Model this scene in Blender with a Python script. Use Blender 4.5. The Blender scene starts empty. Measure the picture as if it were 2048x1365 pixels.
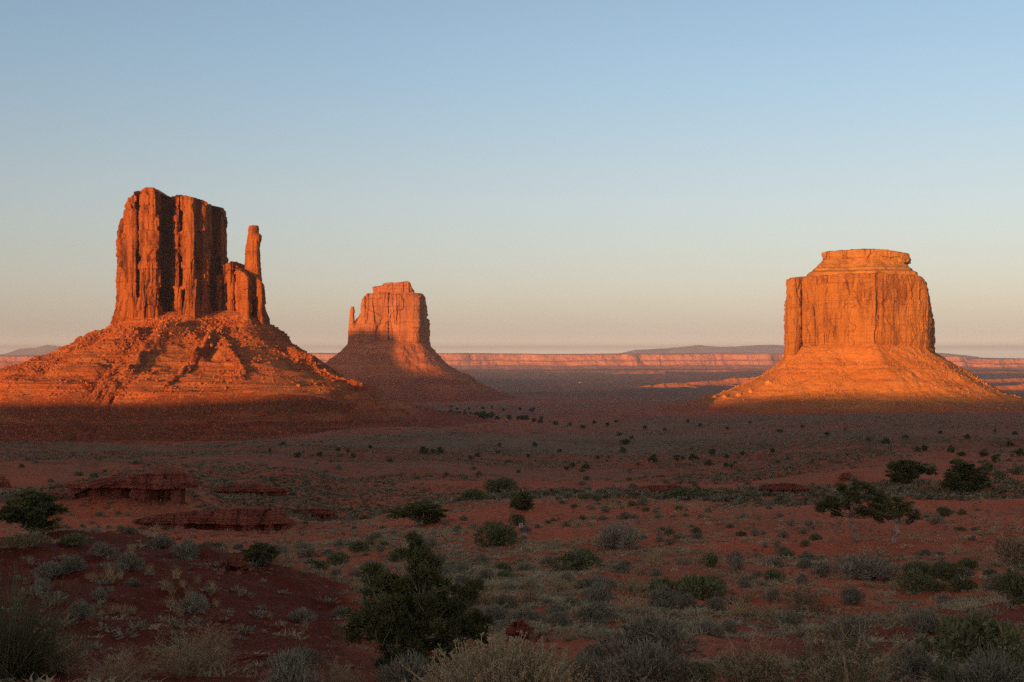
import bpy, math, random
import numpy as np
from mathutils import Vector

# ------------------------------------------------------------------ scene, camera, light
scene = bpy.context.scene
COL = scene.collection
random.seed(7)
RNG = np.random.default_rng(11)

F = 2440.0            # focal length in pixels of the 2048 px wide photograph
EYE = 705.0           # pixel row of the eye level
cam_data = bpy.data.cameras.new("camera")
cam = bpy.data.objects.new("camera", cam_data)
COL.objects.link(cam)
cam_data.sensor_fit = 'HORIZONTAL'
cam_data.sensor_width = 36.0
cam_data.lens = F / 2048.0 * 36.0
cam_data.shift_y = (EYE - 682.5) / 2048.0
cam_data.clip_start = 0.1
cam_data.clip_end = 120000.0
cam.location = (0, 0, 0)
cam.rotation_euler = (math.radians(90), 0, 0)
scene.camera = cam

SUN_AZ = math.radians(32.0)      # light travels towards +Y and +X
SUN_EL = math.radians(2.8)
ST, CT, TE = math.sin(SUN_AZ), math.cos(SUN_AZ), math.tan(SUN_EL)

sun_data = bpy.data.lights.new("sun", 'SUN')
sun_data.energy = 3.35
sun_data.angle = math.radians(0.5)
sun_data.color = (1.0, 0.45, 0.105)
sun = bpy.data.objects.new("sun", sun_data)
COL.objects.link(sun)
sun.rotation_euler = Vector((ST, CT, -TE)).to_track_quat('-Z', 'Y').to_euler()

world = bpy.data.worlds.new("World")
scene.world = world
world.use_nodes = True
wn, wl = world.node_tree.nodes, world.node_tree.links
wn.clear()
w_out = wn.new("ShaderNodeOutputWorld")
w_bg = wn.new("ShaderNodeBackground")
sky = wn.new("ShaderNodeTexSky")
sky.sky_type = 'NISHITA'
sky.sun_disc = False
sky.sun_elevation = SUN_EL
sky.sun_rotation = math.radians(180.0) + SUN_AZ
sky.altitude = 1700
sky.air_density = 1.0
sky.dust_density = 1.2
sky.ozone_density = 1.5
w_bg.inputs["Strength"].default_value = 0.15
# tint of the evening sky by height above the horizon, seen away from the sun
w_tc = wn.new("ShaderNodeTexCoord")
w_sep = wn.new("ShaderNodeSeparateXYZ")
w_ramp = wn.new("ShaderNodeValToRGB")
w_mul = wn.new("ShaderNodeMix"); w_mul.data_type = 'RGBA'; w_mul.blend_type = 'MULTIPLY'
w_mul.inputs[0].default_value = 1.0
SKY_TINT = [(0.0, (2.3, 3.0, 8.8)), (0.006, (1.42, 1.72, 4.8)), (0.012, (0.95, 1.08, 2.9)), (0.023, (0.765, 0.80, 1.78)), (0.034, (0.785, 0.755, 1.38)), (0.063, (0.89, 0.765, 1.03)), (0.124, (1.10, 0.88, 0.93)), (0.274, (1.18, 1.04, 1.04)), (0.5, (1.4, 0.86, 0.66)), (1.0, (1.45, 0.74, 0.5))]
els = w_ramp.color_ramp.elements
els[0].position, els[0].color = SKY_TINT[0][0], (*SKY_TINT[0][1], 1)
els[1].position, els[1].color = SKY_TINT[-1][0], (*SKY_TINT[-1][1], 1)
# the tint curve is sampled at many heights so that no band shows between its knots
_kp = np.array([k[0] for k in SKY_TINT]); _kc = np.array([k[1] for k in SKY_TINT])
def _tint(x):
    s = np.sqrt(_kp); q = math.sqrt(x); i = int(np.clip(np.searchsorted(s, q, 'right') - 1, 0, len(s) - 2))
    sl = np.gradient(_kc, s, axis=0); h = s[i + 1] - s[i]; t = (q - s[i]) / h
    return np.maximum(0.05, (2*t**3 - 3*t**2 + 1) * _kc[i] + (t**3 - 2*t**2 + t) * h * sl[i] + (3*t**2 - 2*t**3) * _kc[i + 1] + (t**3 - t**2) * h * sl[i + 1])
for p in (0.004, 0.008, 0.012, 0.016, 0.02, 0.024, 0.029, 0.035, 0.042, 0.05, 0.06, 0.072, 0.086, 0.102, 0.12, 0.14, 0.165, 0.19, 0.22, 0.25, 0.285, 0.33, 0.39, 0.46, 0.55, 0.7):
    e = els.new(p); e.color = (*_tint(p), 1)
wl.new(w_tc.outputs["Generated"], w_sep.inputs[0])
wl.new(w_sep.outputs["Z"], w_ramp.inputs[0])
wl.new(sky.outputs[0], w_mul.inputs[6])
wl.new(w_ramp.outputs[0], w_mul.inputs[7])
wl.new(w_mul.outputs[2], w_bg.inputs[0])
wl.new(w_bg.outputs[0], w_out.inputs[0])

scene.view_settings.view_transform = 'Standard'
scene.view_settings.look = 'None'
scene.view_settings.exposure = 1.0
scene.view_settings.gamma = 1.0
scene.cycles.denoising_prefilter = 'ACCURATE'
scene.render.engine = 'CYCLES'
cy = scene.cycles
cy.max_bounces = 4
cy.diffuse_bounces = 2
cy.glossy_bounces = 1
cy.transmission_bounces = 2
cy.transparent_max_bounces = 8
cy.volume_bounces = 0
cy.use_denoising = False
cy.caustics_reflective = False
cy.caustics_refractive = False

# ------------------------------------------------------------------ noise and mesh helpers
def _hash(ix, iy, iz, seed):
    h = (ix * 374761393 + iy * 668265263 + iz * 2147483647 + seed * 1274126177) & 0xFFFFFFFF
    h = ((h ^ (h >> 13)) * 1274126177) & 0xFFFFFFFF
    h = ((h ^ (h >> 16)) * 2246822519) & 0xFFFFFFFF
    return ((h ^ (h >> 15)) & 0xFFFFFF) / float(0xFFFFFF)

def vnoise(x, y, z=None, seed=0):
    """value noise in -1..1"""
    x = np.asarray(x, float); y = np.asarray(y, float)
    x, y = np.broadcast_arrays(x, y)
    fx = np.floor(x); fy = np.floor(y)
    ix = fx.astype(np.int64); iy = fy.astype(np.int64)
    u = x - fx; v = y - fy
    u = u * u * u * (u * (u * 6 - 15) + 10); v = v * v * v * (v * (v * 6 - 15) + 10)
    if z is None:
        zz = np.zeros_like(ix)
        a = _hash(ix, iy, zz, seed); b = _hash(ix + 1, iy, zz, seed)
        c = _hash(ix, iy + 1, zz, seed); d = _hash(ix + 1, iy + 1, zz, seed)
        return 2 * ((a * (1 - u) + b * u) * (1 - v) + (c * (1 - u) + d * u) * v) - 1
    z = np.broadcast_to(np.asarray(z, float), x.shape)
    fz = np.floor(z); iz = fz.astype(np.int64); w = z - fz
    w = w * w * w * (w * (w * 6 - 15) + 10)
    r = 0
    for dz, ww in ((0, 1 - w), (1, w)):
        a = _hash(ix, iy, iz + dz, seed); b = _hash(ix + 1, iy, iz + dz, seed)
        c = _hash(ix, iy + 1, iz + dz, seed); d = _hash(ix + 1, iy + 1, iz + dz, seed)
        r = r + ww * ((a * (1 - u) + b * u) * (1 - v) + (c * (1 - u) + d * u) * v)
    return 2 * r - 1

def fbm(x, y, z=None, seed=0, oct=4, gain=0.5):
    t, a, f = 0, 1.0, 1.0
    for o in range(oct):
        t = t + a * vnoise(x * f, y * f, None if z is None else z * f, seed + o * 17)
        a *= gain; f *= 2.03
    return t

def ridged(x, y, z=None, seed=0, oct=3):
    t, a, f = 0, 1.0, 1.0
    for o in range(oct):
        t = t + a * (1 - 2 * np.abs(vnoise(x * f, y * f, None if z is None else z * f, seed + o * 31)))
        a *= 0.5; f *= 2.1
    return t

def sstep(a, b, x):
    t = np.clip((np.asarray(x, float) - a) / (b - a), 0, 1)
    return t * t * (3 - 2 * t)

def make_mesh(name, V, faces, mats, smooth=True, attr=None, mat_idx=None):
    """faces: list of (M,3) or (M,4) index arrays"""
    me = bpy.data.meshes.new(name)
    V = np.asarray(V, np.float32)
    me.vertices.add(len(V))
    me.vertices.foreach_set("co", V.ravel())
    faces = [np.asarray(f, np.int32) for f in faces if len(f)]
    loops = np.concatenate([f.ravel() for f in faces])
    sizes = np.concatenate([np.full(len(f), f.shape[1], np.int32) for f in faces])
    starts = np.concatenate([[0], np.cumsum(sizes)[:-1]]).astype(np.int32)
    me.loops.add(len(loops)); me.loops.foreach_set("vertex_index", loops)
    me.polygons.add(len(sizes)); me.polygons.foreach_set("loop_start", starts)
    me.polygons.foreach_set("loop_total", sizes)
    me.polygons.foreach_set("use_smooth", np.full(len(sizes), bool(smooth)))
    for m in (mats if isinstance(mats, (list, tuple)) else [mats]):
        me.materials.append(m)
    if mat_idx is not None:
        me.polygons.foreach_set("material_index", np.asarray(mat_idx, np.int32))
    me.update(calc_edges=True)
    if attr:
        for k, a in attr.items():
            at = me.attributes.new(k, 'FLOAT', 'POINT')
            at.data.foreach_set("value", np.asarray(a, np.float32))
    return me

def add_obj(name, me, parent=None, loc=None):
    o = bpy.data.objects.new(name, me)
    COL.objects.link(o)
    if loc is not None:
        o.location = loc
    if parent is not None:
        o.parent = parent
    return o

def tag(o, label=None, cat=None, group=None, kind=None):
    if label: o["label"] = label
    if cat: o["category"] = cat
    if group: o["group"] = group
    if kind: o["kind"] = kind
    return o

def copy_thing(o, parent=None):
    c = o.copy(); COL.objects.link(c)
    if parent is not None:
        c.parent = parent
        c.matrix_parent_inverse = o.matrix_parent_inverse.copy()
    for ch in CHILDREN.get(o.name, []):
        copy_thing(ch, c)
    return c
CHILDREN = {}

def grid_faces(nr, nc, wrap=False):
    r = np.arange(nr - 1)[:, None]; c = np.arange(nc if wrap else nc - 1)[None, :]
    c2 = (c + 1) % nc
    a = r * nc + c; b = r * nc + c2; d = (r + 1) * nc + c; e = (r + 1) * nc + c2
    return np.stack([a, b, e, d], -1).reshape(-1, 4)

def pchip(x, y, xs):
    x = np.asarray(x, float); y = np.asarray(y, float)
    h = np.diff(x); dl = np.diff(y) / h
    m = np.zeros_like(y)
    m[0], m[-1] = dl[0], dl[-1]
    for i in range(1, len(x) - 1):
        if dl[i - 1] * dl[i] > 0:
            w1, w2 = 2 * h[i] + h[i - 1], h[i] + 2 * h[i - 1]
            m[i] = (w1 + w2) / (w1 / dl[i - 1] + w2 / dl[i])
    xs = np.clip(xs, x[0], x[-1])
    k = np.clip(np.searchsorted(x, xs, 'right') - 1, 0, len(x) - 2)
    t = (xs - x[k]) / h[k]
    return ((2 * t**3 - 3 * t**2 + 1) * y[k] + (t**3 - 2 * t**2 + t) * h[k] * m[k]
            + (-2 * t**3 + 3 * t**2) * y[k + 1] + (t**3 - t**2) * h[k] * m[k + 1])

# ------------------------------------------------------------------ materials
def new_mat(name):
    m = bpy.data.materials.new(name); m.use_nodes = True
    nt = m.node_tree
    b = nt.nodes["Principled BSDF"]
    b.inputs["Roughness"].default_value = 0.9
    b.inputs["Specular IOR Level"].default_value = 0.1
    return m, nt.nodes, nt.links, b

def nd_noise(n, l, vec, scale, detail=5, rough=0.55, dist=0.0):
    t = n.new("ShaderNodeTexNoise")
    t.inputs["Scale"].default_value = scale; t.inputs["Detail"].default_value = detail
    t.inputs["Roughness"].default_value = rough; t.inputs["Distortion"].default_value = dist
    if vec is not None: l.new(vec, t.inputs["Vector"])
    return t.outputs["Fac"]

def nd_ramp(n, l, fac, stops, interp='LINEAR'):
    r = n.new("ShaderNodeValToRGB"); r.color_ramp.interpolation = interp
    e = r.color_ramp.elements
    def c4(c): return (c, c, c, 1) if not isinstance(c, tuple) else (*c, 1)
    e[0].position, e[0].color = stops[0][0], c4(stops[0][1])
    e[1].position, e[1].color = stops[-1][0], c4(stops[-1][1])
    for p, c in stops[1:-1]:
        x = e.new(p); x.color = c4(c)
    l.new(fac, r.inputs[0])
    return r.outputs[0]

def nd_mix(n, l, fac, a, b, mode='MIX'):
    m = n.new("ShaderNodeMix"); m.data_type = 'RGBA'; m.blend_type = mode
    for sock, v in ((m.inputs[0], fac), (m.inputs[6], a), (m.inputs[7], b)):
        if isinstance(v, (int, float)): sock.default_value = v
        elif isinstance(v, tuple): sock.default_value = (*v, 1)
        else: l.new(v, sock)
    return m.outputs[2]

def nd_math(n, l, op, a, b=0.0):
    m = n.new("ShaderNodeMath"); m.operation = op
    for s, v in ((m.inputs[0], a), (m.inputs[1], b)):
        if isinstance(v, (int, float)): s.default_value = v
        else: l.new(v, s)
    return m.outputs[0]

def nd_scale(n, l, vec, s, loc=(0, 0, 0)):
    m = n.new("ShaderNodeMapping"); m.inputs["Scale"].default_value = s
    m.inputs["Location"].default_value = loc
    l.new(vec, m.inputs["Vector"]); return m.outputs[0]

def nd_bump(n, l, b, h, strength, dist):
    bp = n.new("ShaderNodeBump"); bp.inputs["Strength"].default_value = strength
    bp.inputs["Distance"].default_value = dist
    l.new(h, bp.inputs["Height"]); l.new(bp.outputs[0], b.inputs["Normal"])

def rock_material(name, base, dark, pale, S=1.0, varnish=0.5, seed=0.0):
    """banded, varnish-streaked sandstone; S = metres per unit of texture detail"""
    m, n, l, b = new_mat(name)
    p = n.new("ShaderNodeNewGeometry").outputs["Position"]
    streak = nd_noise(n, l, nd_scale(n, l, p, (1 / (10 * S), 1 / (10 * S), 1 / (48 * S)), (seed, 0, 0)), 1.0, 6, 0.62, 0.6)
    blot = nd_noise(n, l, nd_scale(n, l, p, (1 / (30 * S), 1 / (30 * S), 1 / (45 * S)), (0, seed, 0)), 1.0, 4, 0.6)
    strata = nd_noise(n, l, nd_scale(n, l, p, (1 / (160 * S), 1 / (160 * S), 1 / (2.6 * S))), 1.0, 4, 0.65)
    fine = nd_noise(n, l, p, 1 / (1.6 * S), 5, 0.65)
    c = nd_mix(n, l, nd_ramp(n, l, blot, [(0.35, 0.0), (0.7, 1.0)]), base, pale)
    sm = nd_math(n, l, 'MULTIPLY', nd_ramp(n, l, streak, [(0.49, 0.0), (0.57, 1.0)]), nd_ramp(n, l, blot, [(0.38, varnish), (0.62, varnish * 0.25)]))
    c = nd_mix(n, l, sm, c, dark)
    c = nd_mix(n, l, nd_ramp(n, l, strata, [(0.3, 0.45), (0.45, 0.0)]), c, dark)
    c = nd_mix(n, l, nd_ramp(n, l, fine, [(0.3, 0.25), (0.5, 0.0)]), c, dark)
    l.new(c, b.inputs["Base Color"])
    h = nd_math(n, l, 'ADD', nd_math(n, l, 'MULTIPLY', streak, 1.2), nd_math(n, l, 'ADD', nd_math(n, l, 'MULTIPLY', strata, 0.7), nd_math(n, l, 'MULTIPLY', fine, 0.5)))
    nd_bump(n, l, b, h, 1.0, 2.2 * S)
    return m

def talus_material(name, base, dark, pale, S=1.0, green=0.0, foot=None):
    m, n, l, b = new_mat(name)
    p = n.new("ShaderNodeNewGeometry").outputs["Position"]
    big = nd_noise(n, l, p, 1 / (45 * S), 5, 0.6)
    band = nd_noise(n, l, nd_scale(n, l, p, (1 / (220 * S), 1 / (220 * S), 1 / (5 * S))), 1.0, 5, 0.65)
    deb = nd_noise(n, l, p, 1 / (2.2 * S), 4, 0.7)
    c = nd_mix(n, l, nd_ramp(n, l, big, [(0.35, 0.0), (0.65, 1.0)]), base, pale)
    c = nd_mix(n, l, nd_ramp(n, l, band, [(0.35, 0.7), (0.5, 0.0)]), c, dark)
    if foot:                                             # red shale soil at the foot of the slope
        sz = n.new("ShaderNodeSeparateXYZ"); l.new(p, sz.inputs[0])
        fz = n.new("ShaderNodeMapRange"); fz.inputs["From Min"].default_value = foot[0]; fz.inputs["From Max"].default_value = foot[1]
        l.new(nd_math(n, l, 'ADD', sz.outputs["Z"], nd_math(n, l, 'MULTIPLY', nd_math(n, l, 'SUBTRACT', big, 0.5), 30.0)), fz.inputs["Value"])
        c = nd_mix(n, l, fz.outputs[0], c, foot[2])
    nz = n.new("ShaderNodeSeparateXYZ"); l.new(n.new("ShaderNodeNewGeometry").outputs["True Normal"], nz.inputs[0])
    c = nd_mix(n, l, nd_ramp(n, l, nz.outputs["Z"], [(0.50, 0.9), (0.70, 0.0)]), c, dark)      # steep ledge faces: varnish tone, with shade painted in by slope
    thin = nd_noise(n, l, nd_scale(n, l, p, (1 / (150 * S), 1 / (150 * S), 1 / (1.9 * S))), 1.0, 3, 0.6)
    c = nd_mix(n, l, nd_ramp(n, l, thin, [(0.38, 0.65), (0.45, 0.0)]), c, dark)
    c = nd_mix(n, l, nd_ramp(n, l, deb, [(0.38, 0.8), (0.48, 0.0)]), c, dark)
    c = nd_mix(n, l, nd_ramp(n, l, deb, [(0.55, 0.0), (0.64, 0.6)]), c, pale)
    if green:
        g = nd_noise(n, l, p, 1 / (1.3 * S), 2, 0.5)
        gm = nd_math(n, l, 'MULTIPLY', nd_ramp(n, l, g, [(0.5, 0.0), (0.6, green)]), nd_ramp(n, l, nd_noise(n, l, p, 1 / (60 * S), 3, 0.5), [(0.4, 0.0), (0.6, 1.0)]))
        c = nd_mix(n, l, gm, c, (0.16, 0.13, 0.05))
    l.new(c, b.inputs["Base Color"])
    h = nd_math(n, l, 'ADD', nd_math(n, l, 'MULTIPLY', deb, 0.9), nd_math(n, l, 'MULTIPLY', big, 1.5))
    nd_bump(n, l, b, h, 0.7, 1.5 * S)
    return m

def plant_material(name, a, c2, rough=0.85, scale=9.0, rand=0.35):
    if name != "juniper_leaf":
        a, c2 = tuple(v * 1.14 for v in a), tuple(v * 1.14 for v in c2)
    m, n, l, b = new_mat(name)
    tc = n.new("ShaderNodeTexCoord").outputs["Object"]
    oi = n.new("ShaderNodeObjectInfo").outputs["Random"]
    f = nd_noise(n, l, tc, scale, 3, 0.6)
    c = nd_mix(n, l, nd_ramp(n, l, f, [(0.35, 0.0), (0.65, 1.0)]), a, c2)
    v = nd_math(n, l, 'ADD', nd_math(n, l, 'MULTIPLY', oi, rand), 1.0 - rand * 0.5)
    hs = n.new("ShaderNodeHueSaturation")
    l.new(c, hs.inputs["Color"]); l.new(v, hs.inputs["Value"])
    l.new(hs.outputs[0], b.inputs["Base Color"])
    b.inputs["Roughness"].default_value = rough
    return m

MAT = {}
MAT["west_rock"] = rock_material("west_rock", (0.31, 0.085, 0.026), (0.085, 0.028, 0.018), (0.46, 0.145, 0.042), 1.0, 0.95)
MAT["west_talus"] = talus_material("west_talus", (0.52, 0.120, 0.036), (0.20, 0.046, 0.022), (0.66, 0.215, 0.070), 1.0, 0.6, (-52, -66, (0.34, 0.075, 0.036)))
MAT["merrick_rock"] = rock_material("merrick_rock", (0.40, 0.148, 0.032), (0.18, 0.060, 0.020), (0.50, 0.205, 0.050), 1.5, 0.62, 3.0)
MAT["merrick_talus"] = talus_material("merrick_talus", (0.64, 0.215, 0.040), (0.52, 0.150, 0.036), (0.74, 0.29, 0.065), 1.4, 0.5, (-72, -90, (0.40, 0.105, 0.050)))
MAT["merrick_cap"] = rock_material("merrick_cap", (0.42, 0.17, 0.040), (0.20, 0.070, 0.024), (0.54, 0.25, 0.068), 1.2, 0.5, 5.0)
MAT["east_rock"] = rock_material("east_rock", (0.42, 0.14, 0.055), (0.21, 0.068, 0.038), (0.53, 0.20, 0.08), 2.0, 0.6, 7.0)
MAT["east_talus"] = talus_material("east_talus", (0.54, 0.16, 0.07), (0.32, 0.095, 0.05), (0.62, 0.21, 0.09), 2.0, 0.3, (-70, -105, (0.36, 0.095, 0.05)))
MAT["ledge_rock"] = rock_material("ledge_rock", (0.33, 0.10, 0.06), (0.15, 0.05, 0.04), (0.42, 0.16, 0.10), 0.10, 0.4, 9.0)
MAT["boulder_rock"] = rock_material("boulder_rock", (0.46, 0.20, 0.09), (0.22, 0.085, 0.045), (0.60, 0.30, 0.14), 0.4, 0.3, 2.0)
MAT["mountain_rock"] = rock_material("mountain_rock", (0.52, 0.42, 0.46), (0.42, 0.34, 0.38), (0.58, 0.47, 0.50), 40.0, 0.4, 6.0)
MAT["west_rubble"] = rock_material("west_rubble", (0.46, 0.118, 0.038), (0.18, 0.045, 0.022), (0.60, 0.20, 0.068), 0.8, 0.6, 2.0)
MAT["merrick_rubble"] = rock_material("merrick_rubble", (0.60, 0.22, 0.07), (0.35, 0.11, 0.05), (0.72, 0.33, 0.13), 0.8, 0.3, 2.0)
MAT["far_rock"] = rock_material("far_rock", (0.62, 0.24, 0.16), (0.40, 0.15, 0.11), (0.74, 0.32, 0.20), 12.0, 0.5, 4.0)

def ground_material():
    m, n, l, b = new_mat("ground")
    p = n.new("ShaderNodeNewGeometry").outputs["Position"]
    def at(k):
        a = n.new("ShaderNodeAttribute"); a.attribute_name = k; return a.outputs["Fac"]
    mud, veg, far, apron = at("mud"), at("veg"), at("far"), at("apron")
    n1 = nd_noise(n, l, p, 0.22, 6, 0.6)
    n2 = nd_noise(n, l, p, 2.5, 6, 0.7)
    n3 = nd_noise(n, l, p, 0.018, 5, 0.6)
    n4 = nd_noise(n, l, nd_scale(n, l, p, (1, 1, 1)), 14.0, 4, 0.7)
    sand = nd_mix(n, l, nd_ramp(n, l, n1, [(0.35, 0.0), (0.65, 1.0)]), (0.66, 0.152, 0.066), (0.74, 0.185, 0.083))
    sand = nd_mix(n, l, nd_ramp(n, l, n2, [(0.35, 0.5), (0.5, 0.0)]), sand, (0.32, 0.085, 0.046))
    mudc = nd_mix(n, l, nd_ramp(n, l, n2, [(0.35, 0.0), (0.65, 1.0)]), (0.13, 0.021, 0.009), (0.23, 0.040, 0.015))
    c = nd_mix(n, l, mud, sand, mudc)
    vcol = nd_mix(n, l, nd_ramp(n, l, n2, [(0.4, 0.0), (0.6, 1.0)]), (0.14, 0.115, 0.075), (0.23, 0.18, 0.12))
    vmask = nd_math(n, l, 'MULTIPLY', veg, nd_ramp(n, l, n4, [(0.45, 0.0), (0.62, 0.85)]))
    c = nd_mix(n, l, vmask, c, vcol)
    # far valley: bands of scrub and bare red earth
    fv = nd_noise(n, l, nd_scale(n, l, p, (0.0011, 0.0028, 0.01)), 1.0, 7, 0.65)
    ff = nd_noise(n, l, p, 0.09, 5, 0.75)
    farc = nd_mix(n, l, nd_ramp(n, l, fv, [(0.38, 0.0), (0.58, 1.0)]), (0.46, 0.105, 0.052), (0.25, 0.15, 0.085))
    farc = nd_mix(n, l, nd_ramp(n, l, ff, [(0.5, 0.0), (0.62, 0.75)]), farc, (0.13, 0.088, 0.052))
    mf = nd_noise(n, l, p, 0.35, 4, 0.7)
    farc = nd_mix(n, l, nd_ramp(n, l, mf, [(0.52, 0.0), (0.62, 0.7)]), farc, (0.26, 0.19, 0.115))
    farc = nd_mix(n, l, nd_ramp(n, l, mf, [(0.34, 0.7), (0.43, 0.0)]), farc, (0.10, 0.07, 0.04))
    farc = nd_mix(n, l, nd_ramp(n, l, n3, [(0.58, 0.0), (0.72, 0.7)]), farc, (0.46, 0.10, 0.05))
    apc = nd_mix(n, l, nd_ramp(n, l, ff, [(0.5, 0.0), (0.65, 0.5)]), (0.50, 0.125, 0.055), (0.24, 0.10, 0.055))
    farc = nd_mix(n, l, nd_math(n, l, "MULTIPLY", apron, 0.85), farc, apc)
    c = nd_mix(n, l, far, c, farc)
    peb = nd_noise(n, l, p, 26.0, 2, 0.5)
    c = nd_mix(n, l, nd_math(n, l, 'MULTIPLY', nd_ramp(n, l, peb, [(0.62, 0.0), (0.68, 0.55)]), nd_math(n, l, 'SUBTRACT', 1.0, far)), c, (0.36, 0.20, 0.13))
    l.new(c, b.inputs["Base Color"])
    h = nd_math(n, l, 'ADD', n2, nd_math(n, l, 'MULTIPLY', n4, 0.5))
    nd_bump(n, l, b, h, 0.8, 0.18)
    near_bump = b.inputs["Normal"].links[0].from_node
    fb = n.new("ShaderNodeBump"); fb.inputs["Distance"].default_value = 7.0
    l.new(nd_math(n, l, 'MULTIPLY', at("dist"), 0.8), fb.inputs["Strength"])
    l.new(nd_noise(n, l, nd_scale(n, l, p, (0.008, 0.016, 0.01)), 1.0, 4, 0.55), fb.inputs["Height"])
    l.new(fb.outputs[0], near_bump.inputs["Normal"])
    return m
MAT["ground"] = ground_material()
MAT["sage"] = plant_material("sage", (0.21, 0.185, 0.125), (0.35, 0.305, 0.215))
MAT["sage_stem"] = plant_material("sage_stem", (0.15, 0.11, 0.085), (0.24, 0.18, 0.14))
MAT["green_bush"] = plant_material("green_bush", (0.125, 0.130, 0.058), (0.22, 0.22, 0.105))
MAT["broom"] = plant_material("broom", (0.105, 0.10, 0.048), (0.18, 0.16, 0.085))
MAT["juniper_leaf"] = plant_material("juniper_leaf", (0.098, 0.102, 0.040), (0.19, 0.185, 0.075), rand=0.2, scale=3.0)
MAT["bark"] = plant_material("bark", (0.22, 0.155, 0.11), (0.42, 0.33, 0.25))
MAT["dry_stem"] = plant_material("dry_stem", (0.30, 0.20, 0.115), (0.48, 0.34, 0.21))
MAT["straw"] = plant_material("straw", (0.34, 0.24, 0.12), (0.52, 0.38, 0.21))
MAT["rabbit_stem"] = plant_material("rabbit_stem", (0.34, 0.28, 0.165), (0.54, 0.45, 0.28))
MAT["rabbit_head"] = plant_material("rabbit_head", (0.40, 0.28, 0.15), (0.55, 0.42, 0.25))
MAT["grass"] = plant_material("grass", (0.28, 0.23, 0.13), (0.52, 0.43, 0.27), rand=0.0, scale=0.4)
MAT["scrub"] = plant_material("scrub", (0.065, 0.060, 0.036), (0.34, 0.28, 0.175), rand=0.0, scale=0.8)

def plain_mat(name, c, rough=0.6):
    m, n, l, b = new_mat(name)
    tc = n.new("ShaderNodeTexCoord").outputs["Object"]
    l.new(nd_mix(n, l, nd_noise(n, l, tc, 20, 3), tuple(v * 0.85 for v in c), c), b.inputs["Base Color"])
    b.inputs["Roughness"].default_value = rough
    return m
MAT["white_paint"] = plain_mat("white_paint", (0.8, 0.8, 0.8))
MAT["dusty_paint"] = plain_mat("dusty_paint", (0.42, 0.40, 0.38))
MAT["slate"] = plain_mat("slate", (0.07, 0.075, 0.09))

# ------------------------------------------------------------------ terrain
# each column: pixel column of the photograph -> (distance, pixel row at which that ground is seen)
FAR = [(2000, 823), (2600, 808), (3300, 795), (5000, 778), (8000, 760), (14000, 741)]
COLS = {
    0:    [(10, 1405), (14, 1330), (20, 1240), (30, 1150), (45, 1072), (60, 1090), (80, 1075), (100, 1052), (150, 1008), (220, 962), (300, 930), (450, 908), (700, 898), (1000, 892), (1300, 874)],
    300:  [(10, 1400), (14, 1335), (20, 1258), (30, 1165), (45, 1084), (60, 1106), (80, 1090), (110, 1064), (150, 1028), (200, 990), (300, 940), (450, 911), (700, 898), (1000, 891), (1300, 873)],
    480:  [(10, 1398), (14, 1345), (20, 1275), (28, 1195), (38, 1118), (50, 1140), (70, 1106), (100, 1082), (130, 1064), (170, 1040), (220, 1000), (300, 950), (450, 914), (700, 896), (1000, 887), (1300, 870)],
    600:  [(10, 1396), (14, 1352), (20, 1290), (28, 1215), (36, 1150), (50, 1160), (70, 1112), (100, 1080), (130, 1064), (170, 1062), (220, 1010), (300, 960), (450, 918), (700, 892), (1000, 879), (1300, 865)],
    700:  [(10, 1394), (15, 1358), (20, 1318), (26, 1250), (32, 1185), (42, 1186), (55, 1145), (75, 1100), (100, 1070), (130, 1046), (180, 1056), (300, 978), (450, 925), (700, 888), (1000, 868), (1300, 854)],
    850:  [(10, 1394), (15, 1370), (20, 1340), (26, 1295), (32, 1240), (40, 1195), (55, 1143), (75, 1095), (100, 1050), (130, 1012), (180, 1030), (300, 975), (450, 926), (700, 886), (1000, 865), (1400, 846)],
    1024: [(10, 1394), (15, 1365), (20, 1328), (30, 1255), (40, 1195), (50, 1152), (70, 1092), (100, 1035), (130, 992), (180, 1010), (260, 986), (350, 962), (450, 934), (600, 907), (800, 882), (1000, 865), (1500, 842)],
    1400: [(10, 1394), (15, 1362), (20, 1325), (30, 1252), (40, 1192), (55, 1130), (75, 1075), (105, 1022), (135, 986), (190, 1000), (280, 976), (350, 957), (450, 930), (600, 904), (800, 880), (1000, 862), (1500, 838)],
    1750: [(10, 1394), (15, 1358), (20, 1318), (30, 1253), (40, 1198), (55, 1130), (75, 1076), (100, 1032), (130, 1000), (180, 966), (250, 936), (350, 913), (500, 893), (700, 875), (1000, 856), (1500, 832)],
    2048: [(10, 1390), (15, 1340), (20, 1292), (30, 1222), (40, 1170), (55, 1110), (75, 1060), (100, 1020), (130, 986), (180, 946), (250, 921), (350, 903), (500, 887), (700, 870), (1000, 852), (1500, 828)],
}
LR = np.linspace(math.log(0.5), math.log(45000.0), 1600)
_us, _tab = [], []
for px in sorted(COLS):
    pts = [(0.5, -1.65), (3, -1.68), (6, -1.95)]
    for Y, y in COLS[px] + FAR:
        pts.append((Y, -(y - EYE) / F * Y))
    pts.append((45000, -260.0))
    a = np.array(pts)
    _us.append((px - 1024) / F); _tab.append(pchip(np.log(a[:, 0]), a[:, 1], LR))
_us = np.array(_us); _tab = np.array(_tab)
U_D = np.linspace(_us[0], _us[-1], 420)
TAB = np.stack([pchip(_us, _tab[:, k], U_D) for k in range(len(LR))], 1)

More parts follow.
